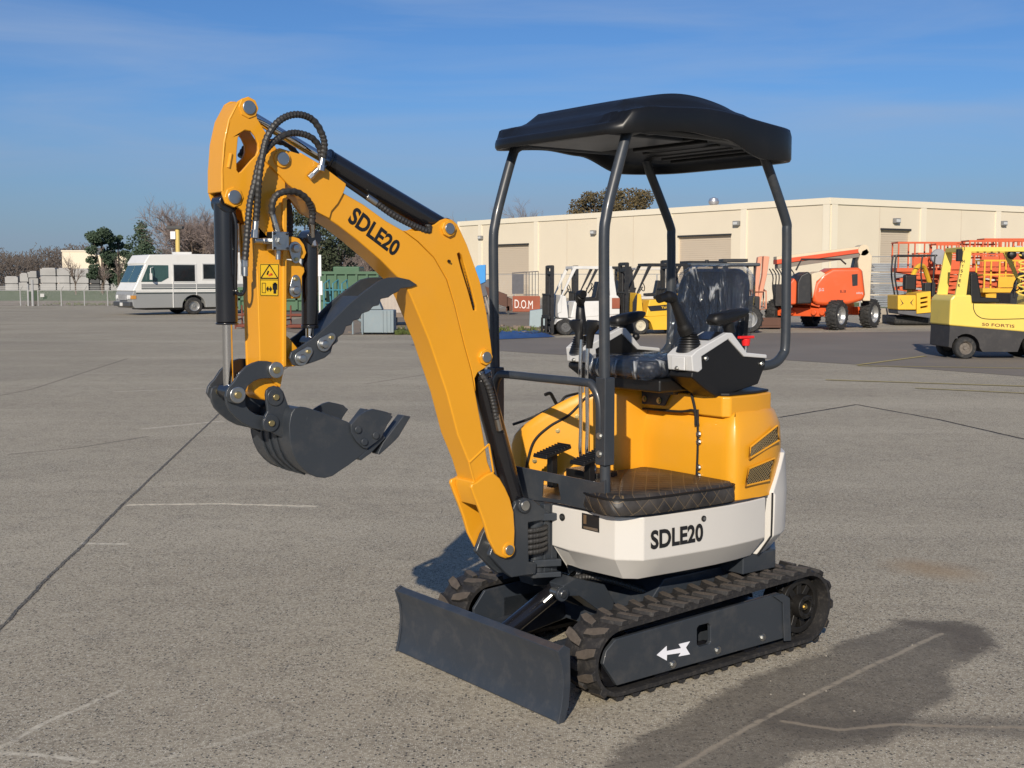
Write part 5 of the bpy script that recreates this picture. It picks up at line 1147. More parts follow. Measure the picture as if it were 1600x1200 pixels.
for i in range(9):
    e = MB(); sc_ = 180/1885; x = (xs[i]-800)*sc_; W_ = ww[i]*sc_; H_ = 1.6+(437-tp_[i])*sc_; n = 3 if H_ > 2.6 else 2
    rr = random.Random(i)
    for k in range(n): z0 = H_*k/n; dx = rr.uniform(-.12, .12); e.bb(x+dx, x+W_+dx, 180, 181.5, z0+.03, z0+H_/n-.10); e.bb(x+.2, x+W_-.2, 180.2, 181.3, z0+H_/n-.12, z0+H_/n+.04)
    tag(e.build('block_stack', CONC if i != 6 else mat('dark_block', (.07, .07, .07), .8), smooth=0), lbs[i], 'stack of blocks', 'grey stacks in the yard beyond the field')

# ------------------------------------------------------------------ chain link fences
CL = bpy.data.materials.new('chain_link'); CL.use_nodes = True
nt = CL.node_tree; N = nt.nodes; Lk = nt.links; b = N['Principled BSDF']; b.inputs['Base Color'].default_value = (.42, .42, .41, 1); b.inputs['Metallic'].default_value = .6; b.inputs['Roughness'].default_value = .5
tc = N.new('ShaderNodeTexCoord'); sx = N.new('ShaderNodeSeparateXYZ'); Lk.new(tc.outputs['Object'], sx.inputs[0])
def dia(s): return MTH('LESS_THAN', MTH('FRACT', MTH('MULTIPLY', s, 14., nt), None, nt), .05, nt)
mm = MTH('MAXIMUM', dia(MTH('ADD', sx.outputs[0], sx.outputs[2], nt)), dia(MTH('SUBTRACT', sx.outputs[0], sx.outputs[2], nt)), nt)
tr_ = N.new('ShaderNodeBsdfTransparent'); ms = N.new('ShaderNodeMixShader'); Lk.new(mm, ms.inputs[0]); Lk.new(tr_.outputs[0], ms.inputs[1]); Lk.new(b.outputs[0], ms.inputs[2]); Lk.new(ms.outputs[0], N['Material Output'].inputs[0])
POST = mat('galvanised_post', (.42, .42, .41), .5, metal=.4, var=.15)
def clf(name, x0, x1, y, h, step, label, out=True, rail=True):
    e = empty(name, (x0, y, 0)); tag(e, label, 'fence'); L = x1-x0
    m = MB(); m.bb(0, L, -.003, .003, .02, h); m.build('wire_mesh', CL, e, smooth=0)
    n = int(L/step)
    for i in range(n+1):
        p = MB(); p.cyl((i*step, .04, 0), (i*step, .04, h), .035, seg=8)
        if out: p.cyl((i*step, .04, h), (i*step+.22, -.10, h+.25), .022, seg=6)
        p.build('post', POST, e)
    r = MB(); r.cyl((0, .03, h), (L, .03, h), .02, seg=6); 
    if out:
        for k in (.5, 1.): r.cyl((.22*k, .04-.14*k, h+.25*k), (L+.22*k-.3, .04-.14*k, h+.25*k), .008, seg=4)
    r.build('top_rail', POST, e); return e
clf('chain_link_fence', (-29.021,74,1.6)[0], (-24.014,74,1.6)[0], 74, .95, 1.42, 'chain link fence with slanted barbed wire arms in front of the grass field')
clf('chain_link_fence', -42, (-29.529,74,1.6)[0], 74, .95, 1.7, 'chain link fence continuing out of the left edge of the view')
ge = MB(); ge.cyl(((-29.527,73.8,1.6)[0], 73.8, 0), ((-29.527,73.8,1.6)[0], 73.8, 1.35), .06, seg=8); ge.cyl(((-29.254,73.8,1.6)[0], 73.8, 0), ((-29.254,73.8,1.6)[0], 73.8, 1.6), .08, seg=8); ge.bb((-28.747,73.8,1.6)[0], (-28.513,73.8,1.6)[0], 73.7, 73.75, .55, .75)
ge.bb((-29.527,73.8,1.6)[0], (-29.254,73.8,1.6)[0], 73.78, 73.82, .9, .94)
tag(ge.build('gate_post', POST), 'pair of thick gate posts at the left fence with a small white tag', 'gate post')
clf('chain_link_fence', -2.5, 16, 66, 1.9, 2.6, 'rusty mesh fence in front of the warehouse doors', out=False)
clf('chain_link_fence', (16.707,58,1.6)[0], (19.619,58,1.6)[0], 58, 2.7, 2.4, 'tall chain link fence around the silver sheet bundles', out=False)

# ------------------------------------------------------------------ lamp pole and other pieces at left
lp_ = empty('light_pole', ((-24.232,88,1.6)[0], 88, 0)); tag(lp_, 'yellow pole with a dark box lamp rising behind the motorhome roof', 'light pole')
YP = mat('faded_yellow_pole', (.66, .50, .16), .6, var=.1)
MB().cyl((0, 0, 0), (0, 0, 5.3), .16, seg=10).build('pole', YP, lp_); a = MB(); a.box((-.15, 0, 5.35), (1.15, .5, .22)); a.build('lamp_head', DRKM, lp_, bevel=.03)
a = MB(); a.box((-.28, -.2, 4.8), (.36, .06, .55)); a.build('sign_board', mat('white_sheet', (.72, .72, .72), .6), lp_)

# ------------------------------------------------------------------ motorhome
rv = empty('motorhome', ([(-15.346,56.131)][0][0], [(-15.346,56.131)][0][1]+.6, 0), R(36)); rv.scale = (1, 1, .94); tag(rv, 'white and grey striped motorhome parked at the left behind the excavator arm', 'motorhome')
RW = mat('rv_white', (.74, .73, .69), .35, var=.05, scale=.8, coat=.3, dust=.15); RG = mat('rv_grey', (.27, .275, .27), .4, var=.06, scale=.8); RD = mat('rv_dark_stripe', (.06, .075, .075), .4)
GLS = mat('dark_window_glass', (.012, .016, .018), .06, var=.2, coat=.5); GLT = mat('teal_windshield', (.04, .085, .08), .22, var=.4, scale=1.2, coat=.6); TYR = mat('tyre_rubber', (.022, .022, .022), .8, var=.3, dust=.25)
RX0, RX1, RWD = -2.75, 6.35, 2.35
def rvshape(p, inset): return p
prof = [(-2.75, .32), (-2.85, .45), (-2.88, .95), (-2.80, 1.20), (-2.55, 1.52), (-1.95, 2.42), (-2.0, 2.48), (-1.70, 2.92), (6.35, 2.92), (6.40, .40), (-2.6, .30)]
a = MB(); a.prism([(-2.84, 1.16), (-2.66, 1.52), (-2.26, 2.42), (-2.30, 2.50), (-2.05, 2.90), (0, 2.95), (6.35, 2.95), (6.40, 1.16)], 'Y', -RWD/2, RWD/2); a.build('upper_body', RW, rv, bevel=.16, seg=3)
wc = []
for x in (0., 4.7): wc += [[(x+.56*math.cos(t), .40+.56*math.sin(t)) for t in [PI*i/10 for i in range(11)]]]
arch = [(-2.75, .34)]+[(-.56+.0, .34)]
lowr = [(-2.85, .45), (-2.75, .34), (-.56, .34)]+[(x, z) for x, z in reversed(wc[0])]+[(.56, .34), (4.14, .34)]+[(x, z) for x, z in reversed(wc[1])]+[(5.26, .34), (6.38, .34), (6.38, 1.158), (-2.80, 1.158), (-2.88, .95)]
a = MB(); a.prism(lowr, 'Y', -RWD/2+.005, RWD/2-.005); a.build('lower_body', RG, rv, bevel=.03)
for z0, z1, m_, nm in ((1.16, 1.22, RW, 'pale_stripe'), (1.245, 1.30, RD, 'dark_stripe'), (1.33, 1.50, RG, 'grey_stripe'), (1.03, 1.09, RD, 'dark_stripe'), (1.095, 1.15, RW, 'pale_stripe')):
    a = MB(); a.bb(-2.45 if z0 > 1.2 else -2.7, 6.3, -RWD/2-.012, -RWD/2+.01, z0, z1); a.build(nm, m_, rv, smooth=0)
def side_win(x0, x1, z0, z1, nm='window', mt_=GLS):
    a = MB(); a.bb(x0-.06, x1+.06, -RWD/2-.018, -RWD/2+.01, z0-.06, z1+.06); f = a.build(nm, mat('window_trim', (.55, .55, .53), .4), rv, bevel=.02)
    a = MB(); a.bb(x0, x1, -RWD/2-.026, -RWD/2, z0, z1); a.build('pane', mt_, f, bevel=.01)
side_win(.45, 2.10, 1.74, 2.46); side_win(2.32, 3.7, 1.95, 2.46); side_win(4.2, 5.6, 1.95, 2.50)
side_win(-.95, .05, 1.62, 2.42, 'driver_window')
a = MB(); a.bb(-1.02, -.98, -RWD/2-.02, -RWD/2, .35, 1.85); a.bb(.10, .13, -RWD/2-.02, -RWD/2, .95, 2.5); a.build('door_trim', RW, rv, smooth=0)
nn = Vector((-2.55+1.95, 0, 1.52-2.42)); nv = Vector((-.82, 0, .36)).normalized()
for y0, y1 in ((-1.05, -.03), (.03, 1.05)):
    a = MB(); q = [Vector((-2.64, y0, 1.57)), Vector((-2.64, y1, 1.57)), Vector((-2.28, y1, 2.39)), Vector((-2.28, y0, 2.39))]
    a.add([p+nv*.02 for p in q]+[p-nv*.02 for p in q], [(0, 1, 2, 3), (7, 6, 5, 4), (0, 4, 5, 1), (1, 5, 6, 2), (2, 6, 7, 3), (3, 7, 4, 0)]); a.build('windshield', GLT, rv, bevel=.004)
a = MB(); a.prism([(-2.46, 1.60), (-1.55, 1.60), (-1.20, 1.80), (-1.20, 2.40), (-2.12, 2.40)], 'Y', -RWD/2-.015, -RWD/2+.01); a.build('quarter_window', GLT, rv, smooth=0)
for y in (-1.0, 1.0):
    a = MB(); a.cyl((-2.86, y*.86, .86), (-2.92, y*.86, .86), .10, seg=16); a.cyl((-2.86, y*.64, .86), (-2.92, y*.64, .86), .10, seg=16); a.build('headlight', mat('lamp_white', (.8, .8, .78), .15), rv)
a = MB(); a.bb(-2.95, -2.86, -.50, .50, .72, 1.0)
for i in range(8): a.bb(-2.975, -2.94, -.45+.125*i, -.41+.125*i, .72, 1.0)
a.build('grille', mat('chrome_grille', (.5, .5, .5), .3, metal=.7), rv, smooth=0)
a = MB(); a.bb(-3.0, -2.85, -1.14, 1.14, .42, .64); a.build('bumper', mat('bumper_dark', (.09, .09, .09), .35, metal=.5), rv, bevel=.03)
a = MB(); a.bb(-3.02, -3.0, -.18, .14, .44, .60); a.build('license_plate', RW, rv, smooth=0)
a = MB(); a.bb(-2.90, -2.7, -1.19, -.98, .78, .95); a.build('turn_signal', mat('amber_lens', (.55, .25, .05), .3), rv, bevel=.01)
a = MB(); a.bb(2.05, 2.75, -RWD/2-.02, -RWD/2, .62, .95); 
for i in range(5): a.bb(2.08, 2.72, -RWD/2-.03, -RWD/2-.02, .65+.06*i, .68+.06*i)
a.build('vent_grille', RD, rv, smooth=0)
def wheel(parent, x, y, r, w, m_rim, out=-1, name='wheel', rimr=.6, lugs=0):
    e = empty(name); e.parent = parent; e.location = (x, y, r)
    t = MB(); t.lathe([(r*rimr, -w/2), (r*.90, -w/2), (r*.985, -w*.38), (r, -w*.25), (r, w*.25), (r*.985, w*.38), (r*.90, w/2), (r*rimr, w/2)], (0, 0, 0), 'Y', 36)
    for i in range(lugs):
        an = 2*PI*i/lugs
        for s in (-1, 1): t.box((r*1.0*math.cos(an+s*.05), s*w*.24, r*1.0*math.sin(an+s*.05)), (r*.09, w*.46, r*.10), Matrix.Rotation(-an, 3, 'Y') @ Matrix.Rotation(s*.35, 3, 'X'))
    t.build('tyre', TYR, e, smooth=40)
    q = MB(); q.lathe([(.02, out*w*.28), (r*.16, out*w*.30), (r*.20, out*w*.16), (r*rimr*.75, out*w*.14), (r*rimr*.92, out*w*.42), (r*rimr, out*w*.46), (r*rimr, out*w*.1), (.02, out*w*.05)], (0, 0, 0), 'Y', 28); 
    for i in range(6): an = 2*PI*i/6; q.cyl((r*.33*math.cos(an), out*w*.12, r*.33*math.sin(an)), (r*.33*math.cos(an), out*w*.20, r*.33*math.sin(an)), r*.05, seg=6)
    q.build('rim', m_rim, e); return e
RIM = mat('dull_alloy', (.45, .45, .44), .35, metal=.7, var=.2)
for x in (0., 4.7):
    wheel(rv, x, -1.03, .42, .26, RIM); wheel(rv, x, 1.03, .42, .26, RIM, 1)
a = MB(); a.bb(-2.2, 6.2, -.9, .9, .25, .42); a.build('underbody', DRKM, rv, smooth=0)
a = MB(); a.box((-.2, -.3, 3.0), (.7, .6, .12)); a.box((3.2, 0, 3.02), (1.0, .8, .14)); a.cyl((-.9, -.9, 2.94), (-.9, -.9, 3.25), .01, seg=5); a.build('roof_unit', RW, rv, bevel=.03)
a = MB(); a.tube([(-1.9, -1.2, 2.3), (-2.1, -1.42, 2.25), (-2.1, -1.42, 1.9)], .02, 6); a.box((-2.1, -1.45, 1.85), (.06, .16, .30)); a.build('side_mirror', RW, rv)

# ------------------------------------------------------------------ dumpsters
DG = mat('dumpster_green', (.045, .115, .055), .55, var=.2, scale=.8, dust=.12)
def dumpster(x0, x1, y, z0, z1, dep, label, n):
    e = empty('dumpster', (x0, y, 0)); tag(e, label, 'dumpster', 'green dumpsters'); L = x1-x0
    b = MB(); b.bb(0, L, 0, .06, z0, z1); b.bb(0, L, dep-.06, dep, z0, z1); b.bb(0, .06, .06, dep-.06, z0, z1); b.bb(L-.06, L, .06, dep-.06, z0, z1); b.bb(.06, L-.06, .06, dep-.06, z0, z0+.08); b.build('bin', DG, e, smooth=0)
    for i in range(n+1): r = MB(); r.bb(L*i/n-.05, L*i/n+.05, -.10, -.003, z0+.05, z1-.1); r.build('rib', DG, e, smooth=0)
    r = MB(); r.bb(-.05, L+.05, -.12, -.002, z1-.10, z1+.03); r.bb(-.05, L+.05, -.10, -.004, (z0+z1)/2-.05, (z0+z1)/2+.05); r.build('top_rail', DG, e, smooth=0)
    s = MB(); s.bb(0.1, L-.1, .1, .25, .02, z0); s.bb(.1, L-.1, dep-.3, dep-.15, .02, z0); s.build('skid', DRKM, e, smooth=0)
dumpster((-11.708,52,1.6)[0], (-8.025,52,1.6)[0], 52, .28, 1.25, 2.2, 'long low green dumpster behind the excavator arm', 6)
dumpster((-9.116,56,1.6)[0], (-6.216,56,1.6)[0], 56, .28, 1.95, 2.3, 'green dumpster, the taller one under the boom', 6)
a = MB(); a.bb((-8.879,60,1.6)[0], (-7.547,60,1.6)[0], 60, 62, .1, 2.25); tag(a.build('steel_bin', DG, bevel=.06), 'dark green steel bin rising behind the taller dumpster', 'bin')
# white sign panels and a teal frame near the dumpster
a = MB(); a.box(((-7.636,48,1.6)[0], 48, (-7.629,48,2.155)[2]), (.16, .04, .85)); a.box(((-7.59,48,1.271)[0], 48, (-7.59,48,1.271)[2]), (.14, .04, .55)); a.cyl(((-7.636,48,1.6)[0], 48.03, 0), ((-7.636,48,1.6)[0], 48.03, 2.5), .04, seg=8)
tag(a.build('sign_post', mat('white_sheet', (.72, .72, .72), .6)), 'narrow post with two white panels beside the thumb cylinder', 'sign post')
TEAL = mat('teal_paint', (.05, .20, .24), .5, var=.2)
a = MB()
for dx in (0, .35, .7):
    a.tube([((-7.303,47,1.6)[0]+dx, 47, .3), ((-7.303,47,1.6)[0]+dx, 47, 1.45), ((-7.303,47,1.6)[0]+dx+.15, 47.3, 1.6), ((-7.303,47,1.6)[0]+dx+.2, 47.6, .3)], .035, 6)
a.cyl(((-7.303,47,1.6)[0], 47, .7), ((-7.303,47,1.6)[0]+.8, 47, .7), .03, seg=6); a.cyl(((-7.303,47,1.6)[0], 47, 1.2), ((-7.303,47,1.6)[0]+.8, 47, 1.2), .03, seg=6); a.bb((-7.303,47,1.6)[0]-.1, (-7.303,47,1.6)[0]+.9, 46.9, 47.7, .2, .32)
tag(a.build('pipe_rack', TEAL), 'teal tubular rack standing before the green dumpster', 'rack')
# red steel pallets
RST = mat('rusty_red_steel', (.17, .05, .03), .8, var=.35, scale=2)
for i, (px0, px1, yy, lb) in enumerate(((368, 390, 39.5, 'rusty red steel pallet on the ground left of the arm'), (446, 474, 39, 'rusty red steel pallet on the ground right of the arm'))):
    e = MB(); sc_ = yy/1885; x0 = (px0-800)*sc_; x1 = (px1-800)*sc_
    for z in (.08, .45): e.cyl((x0, yy, z), (x1, yy, z), .03, seg=6); e.cyl((x0, yy+1, z), (x1, yy+1, z), .03, seg=6)
    for x in (x0, x1): e.cyl((x, yy, 0), (x, yy, .75), .03, seg=6); e.cyl((x, yy+1, 0), (x, yy+1, .75), .03, seg=6); e.cyl((x, yy, .3), (x, yy+1, .3), .025, seg=6)
    for k in range(5): e.bb(x0, x1, yy+.1+.2*k, yy+.2+.2*k, .10, .14)
    tag(e.build('steel_pallet', RST), lb, 'steel pallet')
# concrete-grey machine block, wrapped pallet and odds
BG = mat('blue_grey_paint', (.22, .27, .29), .7, var=.2, scale=2, dust=.3)
e = empty('metal_block', ((-3.907,35.2,1.6)[0], 35.2, 0)); tag(e, 'blue grey metal block with pipes beneath the thumb jaws', 'machine block')
a = MB(); a.bb(-.50, .46, 0, .8, .05, .72); a.build('housing', BG, e, bevel=.03)
a = MB(); a.prism([(-.45, .725), (-.25, .98), (.0, 1.0), (.12, .725)], 'Y', .1, .6); a.build('cowl', BG, e, bevel=.03)
a = MB(); a.tube([(-.50, .1, .4), (-.75, .1, .55), (-.85, .1, .3)], .05, 8); a.tube([(-.50, .3, .6), (-.8, .2, .7), (-.95, .1, .35)], .035, 8); a.cyl((-.45, -.05, 0), (-.45, -.05, .7), .02, seg=6); a.cyl((-.75, .1, 0), (-.75, .1, .4), .025, seg=6); a.build('pipes', BG, e)
a = MB()
for k in range(3): a.bb(.12+.11*k, .15+.11*k, -.03, -.002, .06, .70)
a.build('ribs', BG, e, smooth=0)
a = MB(); W_ = []
x0, x1 = (-4.75,42,1.6)[0], (-3.507,42,1.6)[0]
n = 26
top = []
for i in range(n+1):
    x = x0+(x1-x0)*i/n; top.append((x, 1.15+.25*math.sin(PI*i/n)+.04*math.sin(i*2.4)))
a.prism([(x0, .45)]+[(x, z) for x, z in top]+[(x1, .45)], 'Y', 42, 43.2)
for i in range(n): x = x0+(x1-x0)*(i+.5)/n; a.cyl((x, 41.99, .47), (x+.01, 42.0, top[i][1]-.03), .016, seg=5)
tag(a.build('covered_bale', mat('pale_sheeting', (.50, .44, .38), .8, var=.2, scale=3), smooth=40), 'pale ribbed sheeting over a bale left of the boom', 'covered bale')
a = MB(); 
for k in range(4): a.bb(x0-.1+.02*k, x1+.15, 41.9+.3*k, 42.0+.3*k, .30, .44)
a.bb(x0, x0+.1, 41.9, 43, 0, .30); a.bb(x1-.1, x1, 41.9, 43, 0, .3); a.bb((x0+x1)/2-.05, (x0+x1)/2+.05, 41.9, 43, 0, .3)
tag(a.build('pallet', mat('weathered_timber', (.22, .17, .13), .9, var=.3, scale=3), smooth=0), 'weathered timber pallet under the pale sheeting', 'pallet')
a = MB(); a.box(((-4.072,43,1.101)[0], 43, 1.37), (.26, .3, .14)); tag(a.build('blue_box', mat('bright_blue', (.02, .22, .62), .5), bevel=.02), 'small bright blue box on top of the sheeted bale', 'box')

# ------------------------------------------------------------------ junk between boom and canopy post
RUST = mat('rust_brown', (.11, .055, .038), .85, var=.4, scale=1.4); RUSO = mat('rust_orange', (.30, .085, .045), .85, var=.25, scale=1.2, dust=.1)
hp = empty('feed_hopper', ((-1.221,55,1.6)[0], 55, 0)); tag(hp, 'blue and rust brown hopper chute leaning beside the boom', 'hopper')
a = MB(); a.prism([(-.62, 1.95), (-.35, 2.25), (.02, 2.28), (.02, 1.5), (-.55, 1.25)], 'Y', 0, .9); a.build('blue_hood', mat('hopper_blue', (.03, .26, .62), .5, var=.1), hp, bevel=.02)
a = MB(); a.prism([(-.50, 1.25), (.1, 1.62), (.30, 1.65), (.15, .9), (-.45, .7)], 'Y', .05, .85); a.build('bin', mat('grey_steel', (.10, .10, .11), .7, var=.3), hp, bevel=.02)
a = MB(); a.prism([(.0, 1.30), (1.0, .92), (1.0, .35), (.2, .6)], 'Y', .0, .9); a.prism([(.95, .85), (1.22, .72), (1.22, .2), (.95, .15)], 'Y', .1, .9); a.build('chute', RUST, hp, bevel=.02)
a = MB(); a.cyl((-.2, .1, .75), (-.2, .8, .75), .30, seg=16); a.bb(.3, .4, .1, .9, 0, .6); a.bb(1.0, 1.1, .1, .9, 0, .4); a.build('drive', DRKM, hp)
cg = empty('wire_cage', ((0,64,1.6)[0], 64, 0)); tag(cg, 'dark cabinet with an open wire cage standing on the rusty bin', 'wire cage')
a = MB(); a.bb(0, .62, 0, .8, .85, 1.9); a.build('cabinet', mat('grey_steel', (.10, .10, .11), .7), cg, smooth=0)
a = MB()
for k in range(5): a.cyl((.75+.16*k, 0, .75), (.75+.16*k, 0, 2.02), .02, seg=5)
a.cyl((0, 0, 1.95), (1.4, 0, 2.04), .025, seg=5); a.cyl((.6, 0, .8), (1.4, 0, .8), .025, seg=5); a.build('wires', mat('grey_steel', (.1, .1, .11), .7), cg)
rb = empty('rusty_bin', ((0.032,60,1.6)[0], 60, 0)); tag(rb, 'low rusty red bin with D.O.M painted on it in white', 'rusty bin')
a = MB(); a.bb(0, 1.36, 0, .06, .02, .78); a.bb(0, 1.36, 1.2, 1.26, .02, .78); a.bb(0, .06, .06, 1.2, .02, .78); a.bb(1.30, 1.36, .06, 1.2, .02, .78); a.bb(.06, 1.30, .06, 1.2, .02, .08); a.build('bin', RUSO, rb, smooth=0)
text_quad('D.O.M', [(.10, -.006, .20), (1.0, -.006, .15), (1.0, -.006, .56), (.10, -.006, .62)], .0).build('lettering', mat('chalk_white', (.75, .72, .68), .8), rb, smooth=0)
e = MB(); e.prism([(-.02, .0), (1.05, .02), (1.02, .50), (.45, .62), (.0, .56)], 'Y', 0, .7); e.xf(Matrix.Translation(((0.599,40.5,1.6)[0], 40.5, 0))); tag(e.build('grey_crate', mat('pale_blue_grey', (.30, .37, .39), .7, var=.1), bevel=.02), 'pale blue grey crate left of the white forklift', 'crate')
# tarp: a low crumpled heap
a = MB(); nx, ny = 28, 8; rt = random.Random(4); T0 = [(-0.41,32.187),(1.213,33.623),(0.823,36.917),(-0.426,36.471)]
vs = []
for j in range(ny+1):
    for i in range(nx+1):
        u, v = i/nx, j/ny; p = (Vector((*T0[0], 0)).lerp(Vector((*T0[1], 0)), u)).lerp(Vector((*T0[3], 0)).lerp(Vector((*T0[2], 0)), u), v)
        ed = min(u, 1-u, v, 1-v); vs.append((p.x, p.y, .015+min(.05, ed*.5)*(1+.45*math.sin(i*.9+j*1.7)+rt.uniform(-.2, .2))))
a.add(vs, [(j*(nx+1)+i, j*(nx+1)+i+1, (j+1)*(nx+1)+i+1, (j+1)*(nx+1)+i) for j in range(ny) for i in range(nx)])
tag(a.build('blue_tarp', mat('tarp_blue', (.02, .065, .20), .5, var=.3, scale=3), smooth=60), 'crumpled blue tarp lying flat on the asphalt edge', 'tarp')
TIM = mat('weathered_timber', (.22, .17, .13), .9)
for (p0, p1, lb) in ((((-0.723,36,1.6)[0], 36, 0), ((-1.165,38,1.6)[0], 38, 1.2), 'long pale plank leaning steeply beside the boom'), (((-0.525,35.5,1.6)[0], 35.5, 0), ((-0.844,38,1.6)[0], 38, 1.0), 'shorter pale plank next to the tarp')):
    p0 = Vector(p0); p1 = Vector(p1); d = p1-p0; a = MB(); a.box((0, 0, 0), (.10, .04, d.length)); a.xf(Matrix.Translation((p0+p1)/2+Vector((0, 0, .02))) @ d.to_track_quat('Z', 'X').to_matrix().to_4x4())
    tag(a.build('timber_plank', mat('pale_timber', (.42, .34, .26), .85, var=.2), smooth=0), lb, 'plank')
# litter of small offcuts
rq = random.Random(8)
a = MB()
for i in range(120):
    x = rq.uniform(-5, 1.2); y = rq.uniform(35.5, 42); s = rq.uniform(.03, .13); a.box((x, y, s*.3), (s*rq.uniform(.6, 2.5), s, s*.6), rq.uniform(0, 3))
tag(a.build('litter', TIM, smooth=0), 'scattered offcuts and stones on the dirt strip', 'litter', kind='stuff')

# ------------------------------------------------------------------ forklifts
def forklift(x, y, rz, body, mastm, guardm, label, sc=1., tank=False, lower=None, wheelm=None, group='parked forklifts', txt=None, mast=True, seat=True, front=None):
    e = empty('forklift', (x, y, 0), rz); tag(e, label, 'forklift', group); e.scale = (sc, sc, sc)
    lower = lower or body; wheelm = wheelm or mat('grey_rim', (.10, .10, .10), .6)
    W = .52
    # counterweight and chassis (front is +x)
    a = MB(); low = [(-1.02, .28), (-1.0, .80), (1.02, .66), (1.05, .30)]
    arc1 = [(-.70+.28*math.cos(t), .22+.28*math.sin(t)) for t in [PI*i/10 for i in range(11)]]; arc2 = [(.76+.36*math.cos(t), .28+.24*math.sin(t)) for t in [PI*(.0+i/10*.95) for i in range(11)]]
    lp = [(-1.0, .24), (-1.02, .80), (.42, .66), (.36, .45), (.34, .14), (-.36, .14)]+[(x_, max(.14, z_)) for x_, z_ in arc1]
    lp = [(-1.04, .24), (-1.03, .66), (.98, .52), (1.02, .50)]+[(x_, z_) for x_, z_ in arc2 if z_ > .16 and x_ < 1.12]+[(.34, .14), (-.36, .14)]+[(x_, z_) for x_, z_ in arc1]
    a.prism(lp, 'Y', -W, W); a.build('chassis', lower, e, bevel=.015)
    a = MB(); a.prism([(-1.05, .665), (-1.04, 1.18), (-.97, 1.27), (-.62, 1.27), (-.60, 1.10), (.48, 1.08), (.60, .56), (.45, .535)], 'Y', -W-.015, W+.015); a.build('hood', body, e, bevel=.035, seg=3)
    a = MB(); a.prism([(.66, .55), (.74, 1.25), (.92, 1.30), (1.00, .64), (.97, .56)], 'Y', -W+.02, W-.02); a.build('front_cowl', body, e, bevel=.02)
    # overhead guard
    for s in (-1, 1):
        a = MB(); a.prism([(-.94, 1.25), (-.80, 2.14), (-.64, 2.14), (-.72, 1.26)], 'Y', s*W, s*(W-.06)); a.build('guard_pillar', guardm, e, bevel=.008); a = MB(); a.prism([(.88, 1.25), (.40, 2.14), (.52, 2.14), (1.02, 1.0), (1.02, .7), (.9, .75)], 'Y', s*W, s*(W-.06)); a.build('guard_pillar', guardm, e, bevel=.008)
    a = MB(); a.bb(-.78, .50, -W, -W+.07, 2.12, 2.21); a.bb(-.78, .50, W-.07, W, 2.12, 2.21); a.bb(-.80, -.70, -W+.07, W-.07, 2.12, 2.21); a.bb(.42, .52, -W+.07, W-.07, 2.12, 2.21)
    for k in range(7): a.bb(-.60+.145*k, -.565+.145*k, -W+.07, W-.07, 2.15, 2.19)
    a.build('overhead_guard', guardm, e, bevel=.008)
    for xx, zz, mr in ((-.70, .22, .22), (.76, .28, .28)):
        for s in (-1, 1): wheel(e, xx, s*(W-.08), mr, .18, wheelm, s)
    if seat:
        st = MB(); st.prism([(-.42, 1.10), (.08, 1.10), (.08, 1.20), (-.30, 1.22), (-.40, 1.72), (-.54, 1.70), (-.52, 1.12)], 'Y', -.24, .24); st.build('seat', BLK, e, bevel=.03, seg=3)
        st = MB(); st.tube([(.66+.0*k, 0, 1.2) for k in (0, 1)], .02) if False else st.cyl((.72, 0, 1.2), (.52, 0, 1.48), .025, seg=8); st.tube([(.52+.06*math.cos(t)*.5, .17*math.sin(t), 1.48+.06*math.cos(t)*2.2) for t in [2*PI*i/16 for i in range(16)]], .014, 6, closed=True); st.build('steering_wheel', BLK, e)
        st = MB(); 
        for k in range(3): st.cyl((.70, -.25-.06*k, 1.2), (.66, -.25-.06*k, 1.42), .01, seg=6); st.ball((.66, -.25-.06*k, 1.43), .025, seg=8)
        st.build('hydraulic_levers', BLK, e)
    if tank:
        q = MB(); q.lathe([(.02, -.34), (.10, -.33), (.15, -.26), (.155, 0), (.15, .26), (.10, .33), (.02, .34)], (-.84, 0, 1.45), 'Y', 20); q.build('gas_tank', mat('silver_tank', (.55, .56, .57), .35, metal=.6, var=.2), e)
    if mast:
        m_ = empty('mast'); m_.parent = e
        for s in (-1, 1):
            q = MB(); q.bb(1.10, 1.22, s*.36, s*.30, .06, 2.22); q.bb(1.12, 1.20, s*.28, s*.23, .10, 2.18); q.build('mast_rail', mastm, m_, bevel=.006)
            q = MB(); q.cyl((1.13, s*.16, .2), (1.13, s*.16, 2.0), .035, seg=10); q.build('lift_cylinder', mastm, m_)
        q = MB()
        for z in (.35, 1.15, 1.95, 2.14): q.bb(1.10, 1.20, -.30, .30, z, z+.10)
        q.build('mast_crossbar', mastm, m_, bevel=.004)
        q = MB()
        for z in (.18, .52): q.bb(1.26, 1.31, -.50, .50, z, z+.11)
        for k in range(6): q.bb(1.26, 1.30, -.45+.165*k, -.42+.165*k, .63, 1.30)
        q.bb(1.26, 1.30, -.48, .48, 1.28, 1.33); q.build('load_backrest', mastm, m_, bevel=.004)
        for s in (-1, 1): q = MB(); q.prism([(1.32, .05), (2.30, .03), (2.30, .06), (1.38, .10), (1.37, .55), (1.32, .55)], 'Y', s*.33, s*.22); q.build('fork', mastm, m_)
    if txt:
        tb, mtx, q = txt; text_quad(tb, q, .02).build('lettering', mtx, e, smooth=0)
    return e
FY_ = mat('forklift_yellow', (.78, .585, .11), .45, var=.10, scale=1.5, dust=.12, coat=.2); FW = mat('forklift_white', (.66, .65, .62), .5, var=.1, scale=1, dust=.25); FB = mat('forklift_black', (.017, .017, .018), .45, var=.3, scale=4, dust=.08)
FW2 = mat('rust_stained_white', (.60, .56, .50), .6, var=.15, scale=1.5); FYY = mat('forklift_amber', (.76, .45, .03), .45, var=.1, scale=2, dust=.1)
W_ = .55
